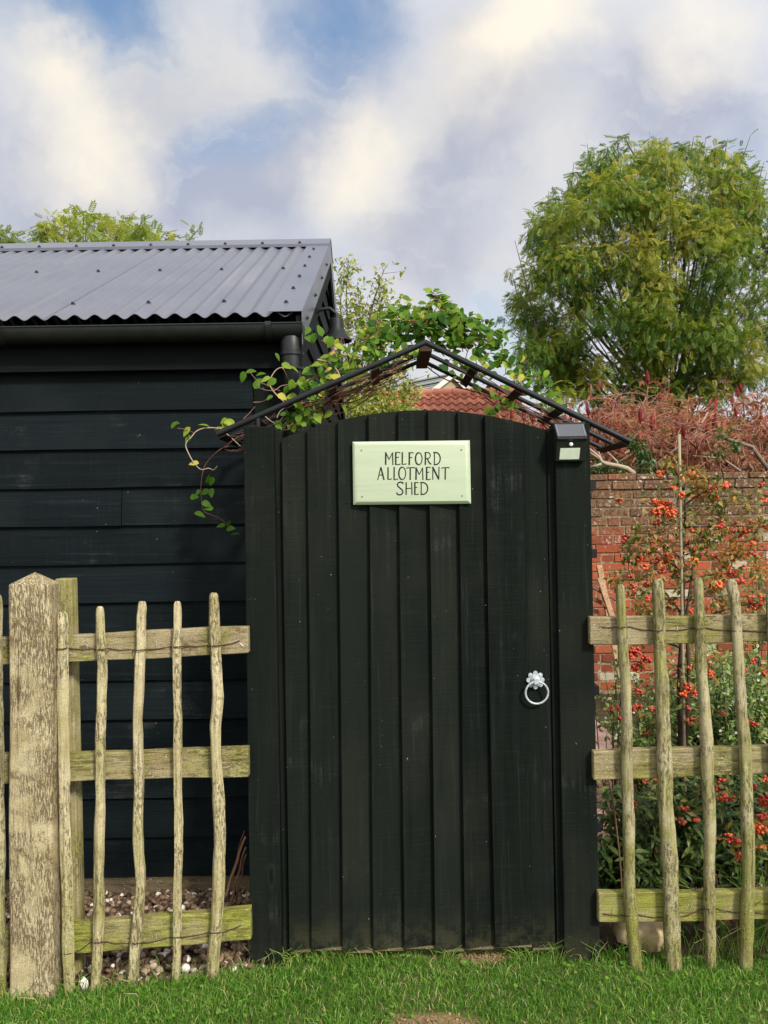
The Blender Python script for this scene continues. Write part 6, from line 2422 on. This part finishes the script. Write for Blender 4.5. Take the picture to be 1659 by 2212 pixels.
leafy_plant('flowering_border_plant', 'fresh green leafy clump low behind the middle rail near the berry bush trunk', 'plant', 1450, 1450, 4.6, .22, 60, 90, LEAF_FAR, .034, M['light_leaf'], (.05, .85), flowers=12)
leafy_plant('flowering_border_plant', 'light green plant with white flowers between the third and fourth round stakes', 'plant', 1540, 1400, 4.3, .14, 44, 95, LEAF_FAR, .031, M['light_leaf'], (.1, .9), flowers=26)
leafy_plant('flowering_border_plant', 'airy green plant with scattered white flowers behind the second round stake', 'plant', 1400, 1440, 4.1, .12, 30, 60, LEAF_FAR, .030, M['light_leaf'], (.1, .75), flowers=22)
leafy_plant('flowering_border_plant', 'sparse straggling plant with white star flowers beside the gate post', 'plant', 1320, 1420, 3.9, .06, 9, 14, LEAF_FAR, .03, M['light_leaf'], (.3, 1.0), flowers=14)
leafy_plant('dark_border_plant', 'dark leaved plant behind the outermost stakes of the right fence', 'plant', 1780, 1650, 3.4, .16, 28, 44, LEAF_LONG, .07, M['dark_leaf'], (.0, .8))
leafy_plant('flowering_border_plant', 'fresh green plant with white flowers by the wall, rightmost of the border', 'plant', 1750, 1400, 4.6, .24, 50, 80, LEAF_FAR, .035, M['light_leaf'], (.1, .9), flowers=10)
leafy_plant('wall_plant', 'green leafy shoot hanging against the brick wall near the right edge', 'plant', 1632, 1130, 5.6, .05, 8, 26, LEAF_LONG, .07, M['light_leaf'], (.0, .6))
# dry stem by the gate post
mb = MB()
a, b_ = P(1345, 1885, 3.0), P(1312, 1660, 3.0)
a.z = 0
mb.tube(curve_pts(a, b_, (.012, 0, 0)), .0032, 6, .4)
tag(mb.build('dead_stem', M['cane'], smooth=True), 'single dry brown stem leaning beside the gate post', 'stem')
# fallen leaves and litter at the near end of the path
mb = MB()
n = 260
pos = np.stack([rng.uniform(.66, 1.45, n), rng.uniform(3.25, 5.2, n), np.full(n, .004)], -1)
mb.inst(LEAF[0], LEAF[1], pos, frames(rand_unit(n) * np.array((1, 1, .25)), rand_unit(n) * .4 + np.array((0, 0, 1.)), .05 * rng.uniform(.5, 1.2, n)), rng.uniform(.3, 1, n))
o = mb.build('fallen_leaves', M['sumac_leaf'], loc=(0, 0, 0))
tag(o, 'dry fallen leaves scattered on the paved path', None, None, 'stuff')
# weeds behind the palings' feet
mb = MB()
cs = [P(u, 2060, 2.95 + rng.uniform(0, .2)) for u in (1450, 1500, 1560, 1600, 1650, 1690)]
for c in cs:
    c.z = .05
clump_leaves(mb, cs, [np.array((.08, .06, .05))] * 6, [26] * 6, LEAF, .035, droop=0, tint=(.3, .9))
o = mb.build('weeds', M['ivy_leaf'], loc=(0, 0, 0))
tag(o, 'low weeds growing under the lower rail of the stake fence', None, None, 'stuff')


# ================================================================== CLIMBER ON THE ARCH
def climber():
    root = thing('climbing_plant', 'green leafed climber sprawling over the metal arch and trailing at the shed', 'climber', (px(700, 3.05), 3.05, 0))
    st, lf_ = MB(), MB()
    A = lambda x, y, D: P((480 + x / 5.03) / 1.3562, (1180 + y / 5.03) / 1.3562, D)
    B = lambda x, y, D: P((620 + x / 3.77) / 1.3562, (960 + y / 3.77) / 1.3562, D)
    E = lambda x, y, D: P((780 + x / 4.88) / 1.3562, (900 + y / 4.88) / 1.3562, D)
    G = lambda x, y, D: P((700 + x / 2.37) / 1.3562, (750 + y / 2.37) / 1.3562, D)

    def stem(pts, r=.0022, t=.8):
        pp = []
        for i in range(len(pts) - 1):
            p0, p1, p2, p3 = pts[max(i - 1, 0)], pts[i], pts[i + 1], pts[min(i + 2, len(pts) - 1)]
            for k in range(5):
                s = k / 5
                pp.append(0.5 * ((2 * p1) + (p2 - p0) * s + (2 * p0 - 5 * p1 + 4 * p2 - p3) * s * s + (3 * p1 - p0 - 3 * p2 + p3) * s ** 3))
        pp.append(pts[-1])
        st.tube(pp, [r * (1 - .45 * i / len(pp)) for i in range(len(pp))], 6, t)

    def leaf_at(p, size, t=None, dirv=None):
        if dirv is None:
            a = rng.uniform(0, 2 * PI)
            dirv = (math.cos(a), rng.uniform(-.5, .2), math.sin(a) * .7 - .25)
        nr = np.array((rng.normal(0, .45), -.75, .65)) + rng.normal(0, .3, 3)
        dv = np.array(dirv, dtype=float)
        pos = np.array(p) - dv / np.linalg.norm(dv) * size * .5
        t = float(np.clip(rng.normal(.55, .22), 0, .92)) if t is None else t
        lf_.inst(VL[0], VL[1], pos[None], frames(dv[None], nr[None], [size]), [t])
    VL = leaf_template(6, .33, .22, .18, .38)
    D1 = 3.10
    stem([A(1060, 330, 2.97), A(880, 385, 3.02), A(740, 370, D1), A(600, 372, D1), A(480, 420, D1), A(410, 500, D1), A(330, 590, D1), A(335, 680, D1), A(420, 850, D1), A(490, 940, D1), A(560, 985, D1), A(660, 965, D1), A(730, 990, D1), A(785, 935, D1)], .0028, .95)
    stem([A(200, 375, D1), A(300, 390, D1), A(440, 440, D1)], .0018, .4)
    stem([A(1130, 640, 3.0), A(920, 450, 3.0), A(890, 420, 3.02)], .002, .9)
    stem([A(960, 640, 3.14), A(860, 670, 3.14), A(740, 760, 3.14), A(620, 900, 3.14), A(580, 1000, 3.14), A(560, 1100, 3.14), A(545, 1300, 3.15), A(580, 1580, 3.16), A(700, 1650, 3.16), A(850, 1720, 3.17), A(960, 1850, 3.17)], .0016, .35)
    for (x, y, s, t) in ((960, 290, .048, .80), (900, 300, .032, .85), (810, 375, .026, .8), (590, 325, .036, .68), (330, 425, .038, .85), (380, 520, .024, .62), (340, 545, .022, .55), (440, 890, .034, .97), (150, 320, .032, .4), (190, 310, .02, .45),
                         (650, 1110, .040, .45), (700, 1155, .032, .40), (445, 1385, .032, .35), (600, 1315, .034, .25), (700, 1325, .034, .3), (500, 1320, .026, .35), (630, 1490, .036, .4), (660, 1555, .032, .42), (530, 1640, .040, .25), (840, 1810, .030, .35), (980, 1850, .034, .3), (1050, 1930, .03, .35), (950, 1780, .026, .3)):
        leaf_at(A(x, y, D1 if y < 1000 else 3.16), s * 1.15, t)
    D2 = 2.98
    stem([B(800, 820, D2), B(680, 700, D2), B(640, 600, D2), B(700, 480, D2), B(770, 440, D2), B(800, 470, D2), B(860, 600, 3.1)], .0026, .9)
    stem([B(520, 660, D2), B(600, 690, D2), B(700, 690, D2), B(780, 640, D2), B(940, 620, D2)], .002, .8)
    stem([B(560, 610, D2), B(680, 670, D2), B(760, 700, D2)], .0014, .6)
    stem([B(430, 500, D2), B(520, 600, D2), B(640, 640, D2)], .0016, .5)
    stem([B(460, 825, 3.0), B(560, 815, 3.0), B(640, 770, 3.0)], .0016, .7)
    stem([B(1100, 1010, D2), B(1220, 970, D2), B(1120, 890, D2)], .0014, .7)
    stem([B(350, 1010, 2.93), B(420, 940, 2.95), B(480, 870, 2.97)], .0014, .5)
    stem([B(720, 1000, D2), B(760, 920, D2), B(850, 860, D2)], .0018, .9)
    stem([B(590, 980, D2), B(640, 1020, D2), B(700, 1060, D2)], .0018, .95)
    stem([E(730, 750, 3.05), E(900, 790, 3.05), E(1010, 900, 3.0), E(1060, 1000, 2.97)], .003, .9)
    stem([E(790, 470, 3.06), E(950, 590, 3.06), E(1100, 700, 3.03), E(1160, 820, 3.0)], .0022, .5)
    stem([E(890, 1060, 2.97), E(1010, 920, 3.0), E(1200, 780, 3.05), E(1320, 700, 3.05)], .0018, .4)
    big = [(345, 545, .3), (430, 480, .35), (500, 620, .4), (540, 510, .35), (590, 570, .8), (530, 580, .3), (640, 770, .5), (830, 420, .65), (910, 450, .6), (730, 320, .4), (1080, 590, .7), (930, 630, .65), (1000, 600, .6), (820, 690, .3), (880, 760, .75), (1160, 410, .62), (1130, 110, .35),
           (1200, 30, .4), (1060, 30, .4), (1090, 120, .35), (1270, 120, .55), (1310, 160, .5), (1380, 170, .85), (1420, 210, .8), (1240, 320, .6), (1340, 350, .4), (1300, 330, .5), (1240, 600, .65), (1360, 540, .88), (1480, 420, .7), (1560, 410, .6), (1220, 745, .93), (890, 870, .6), (980, 900, .7), (740, 1095, .45), (900, 1100, .3),
           (920, 990, .45), (1100, 1010, .45), (1180, 860, .4), (1120, 900, .4), (1280, 960, .62), (1470, 900, .6), (1040, 470, .6), (180, 1050, .8), (80, 1110, .7), (130, 1030, .7), (960, 1010, .5), (860, 1020, .4), (810, 1080, .35), (1060, 640, .65), (1130, 650, .75), (780, 760, .9), (660, 600, .5)]
    for (x, y, t) in big:
        leaf_at(B(x, y, D2 + rng.uniform(-.05, .08)), .036 * rng.uniform(.8, 1.25), t)
    # mass of foliage over the top of the arch
    regions = [(G(890, 570, 3.1), .09, 34), (G(1000, 560, 3.08), .10, 60), (G(1100, 500, 3.1), .11, 64), (G(1180, 420, 3.12), .09, 40), (G(1240, 500, 3.1), .09, 40), (G(1330, 470, 3.1), .10, 52), (G(1420, 420, 3.1), .08, 36), (G(1450, 500, 3.1), .09, 40),
               (G(790, 650, 3.05), .08, 20), (G(700, 730, 3.05), .08, 20), (G(860, 720, 3.05), .09, 20), (G(960, 660, 3.05), .08, 34), (G(560, 860, 3.02), .07, 26), (G(1550, 520, 3.1), .09, 44), (G(1620, 560, 3.1), .09, 40), (G(1580, 460, 3.12), .06, 16), (G(1660, 480, 3.1), .05, 14), (G(500, 930, 3.0), .07, 24), (G(460, 1100, 2.98), .05, 22), (G(370, 1160, 2.98), .05, 20), (G(1180, 670, 3.05), .05, 10),
               (P(1040, 770, 3.12), .09, 40), (P(1085, 760, 3.1), .07, 26), (P(1120, 800, 3.1), .07, 22), (P(1150, 820, 3.12), .07, 26), (P(1200, 870, 3.1), .06, 14), (P(1040, 820, 3.12), .06, 14), (P(985, 800, 3.12), .05, 10), (P(1100, 850, 3.1), .06, 12), (P(1175, 850, 3.1), .05, 8), (P(1060, 890, 3.05), .04, 8), (P(1095, 870, 3.05), .04, 8), (P(960, 700, 3.1), .07, 22)]
    for c, r, n in regions:
        n = int(n * 1.15)
        q = rand_unit(n) * (rng.uniform(0, 1, (n, 1)) ** .45)
        pos = np.array(c) + q * np.array((r * 1.15, r * .9, r * .8))
        for p in pos:
            uu, vv = CX + p[0] / p[1] * F, CY - (p[2] - EYE) / p[1] * F
            if 690 < uu < 775 and 655 < vv < 748:
                continue
            leaf_at(p, .032 * rng.uniform(.55, 1.35), float(np.clip(rng.normal(.42, .26), 0, .96)))
        for k in range(max(3, n // 7)):
            a, b_ = pos[int(rng.integers(n))], pos[int(rng.integers(n))]
            st.tube(curve_pts(a, b_, (0, 0, rng.uniform(-.02, .04))), .0014, 4, float(rng.uniform(.1, .6)), cap=False)
    # shoots reaching for the sky
    for pts in ([(975, 770), (990, 720), (960, 665), (935, 640)], [(1000, 760), (985, 690), (955, 650), (930, 628)], [(960, 770), (900, 700), (880, 665)], [(1010, 760), (975, 700), (968, 660)], [(1060, 760), (1075, 730), (1095, 715)], [(900, 760), (860, 690), (850, 665)], [(980, 750), (1010, 700), (1030, 690)]):
        pp = [P(u, v, 3.12) for u, v in pts]
        stem(pp, .002, .5)
        for i in range(len(pp) - 1):
            for k in range(4):
                q = pp[i].lerp(pp[i + 1], k / 4 + .1)
                for sgn in (-1, 1):
                    leaf_at(q + Vector((sgn * .016, 0, .008)), .034 * rng.uniform(.8, 1.2), float(rng.uniform(.2, .75)), (sgn, -.3, .35))
    # old brown stems woven through the hoops
    for k in range(70):
        s0 = rng.uniform(.02, .85)
        s1 = min(1.0, s0 + rng.uniform(.12, .35))
        side = eaveL if rng.uniform() < .68 else eaveR
        if side is eaveR:
            s1 = min(s1, .8)
        y0, y1 = rng.uniform(DA0 + .02, DA1), rng.uniform(DA0 + .02, DA1)
        a, b_ = apex.lerp(side, s0), apex.lerp(side, s1)
        a = Vector((a.x, y0, a.z - rng.uniform(.0, .05)))
        b_ = Vector((b_.x, y1, b_.z - rng.uniform(.0, .06)))
        st.tube(curve_pts(a, b_, (0, 0, rng.uniform(-.04, .02))), float(rng.uniform(.0010, .0026)), 5, float(rng.uniform(.0, .45)), cap=False)
    # main stem climbing the arch leg
    stem([Vector((aL.x + .02, DA1, 0)), Vector((aL.x, DA1 - .02, .6)), Vector((aL.x + .03, DA1, 1.2)), Vector((aL.x + .01, DA1, 1.75)), Vector((aL.x + .2, DA1 - .1, 1.92))], .009, .3)
    st.build('stems', M['vine_stem'], root, smooth=True)
    lf_.build('leaves', M['vine_leaf'], root, smooth=True)


climber()
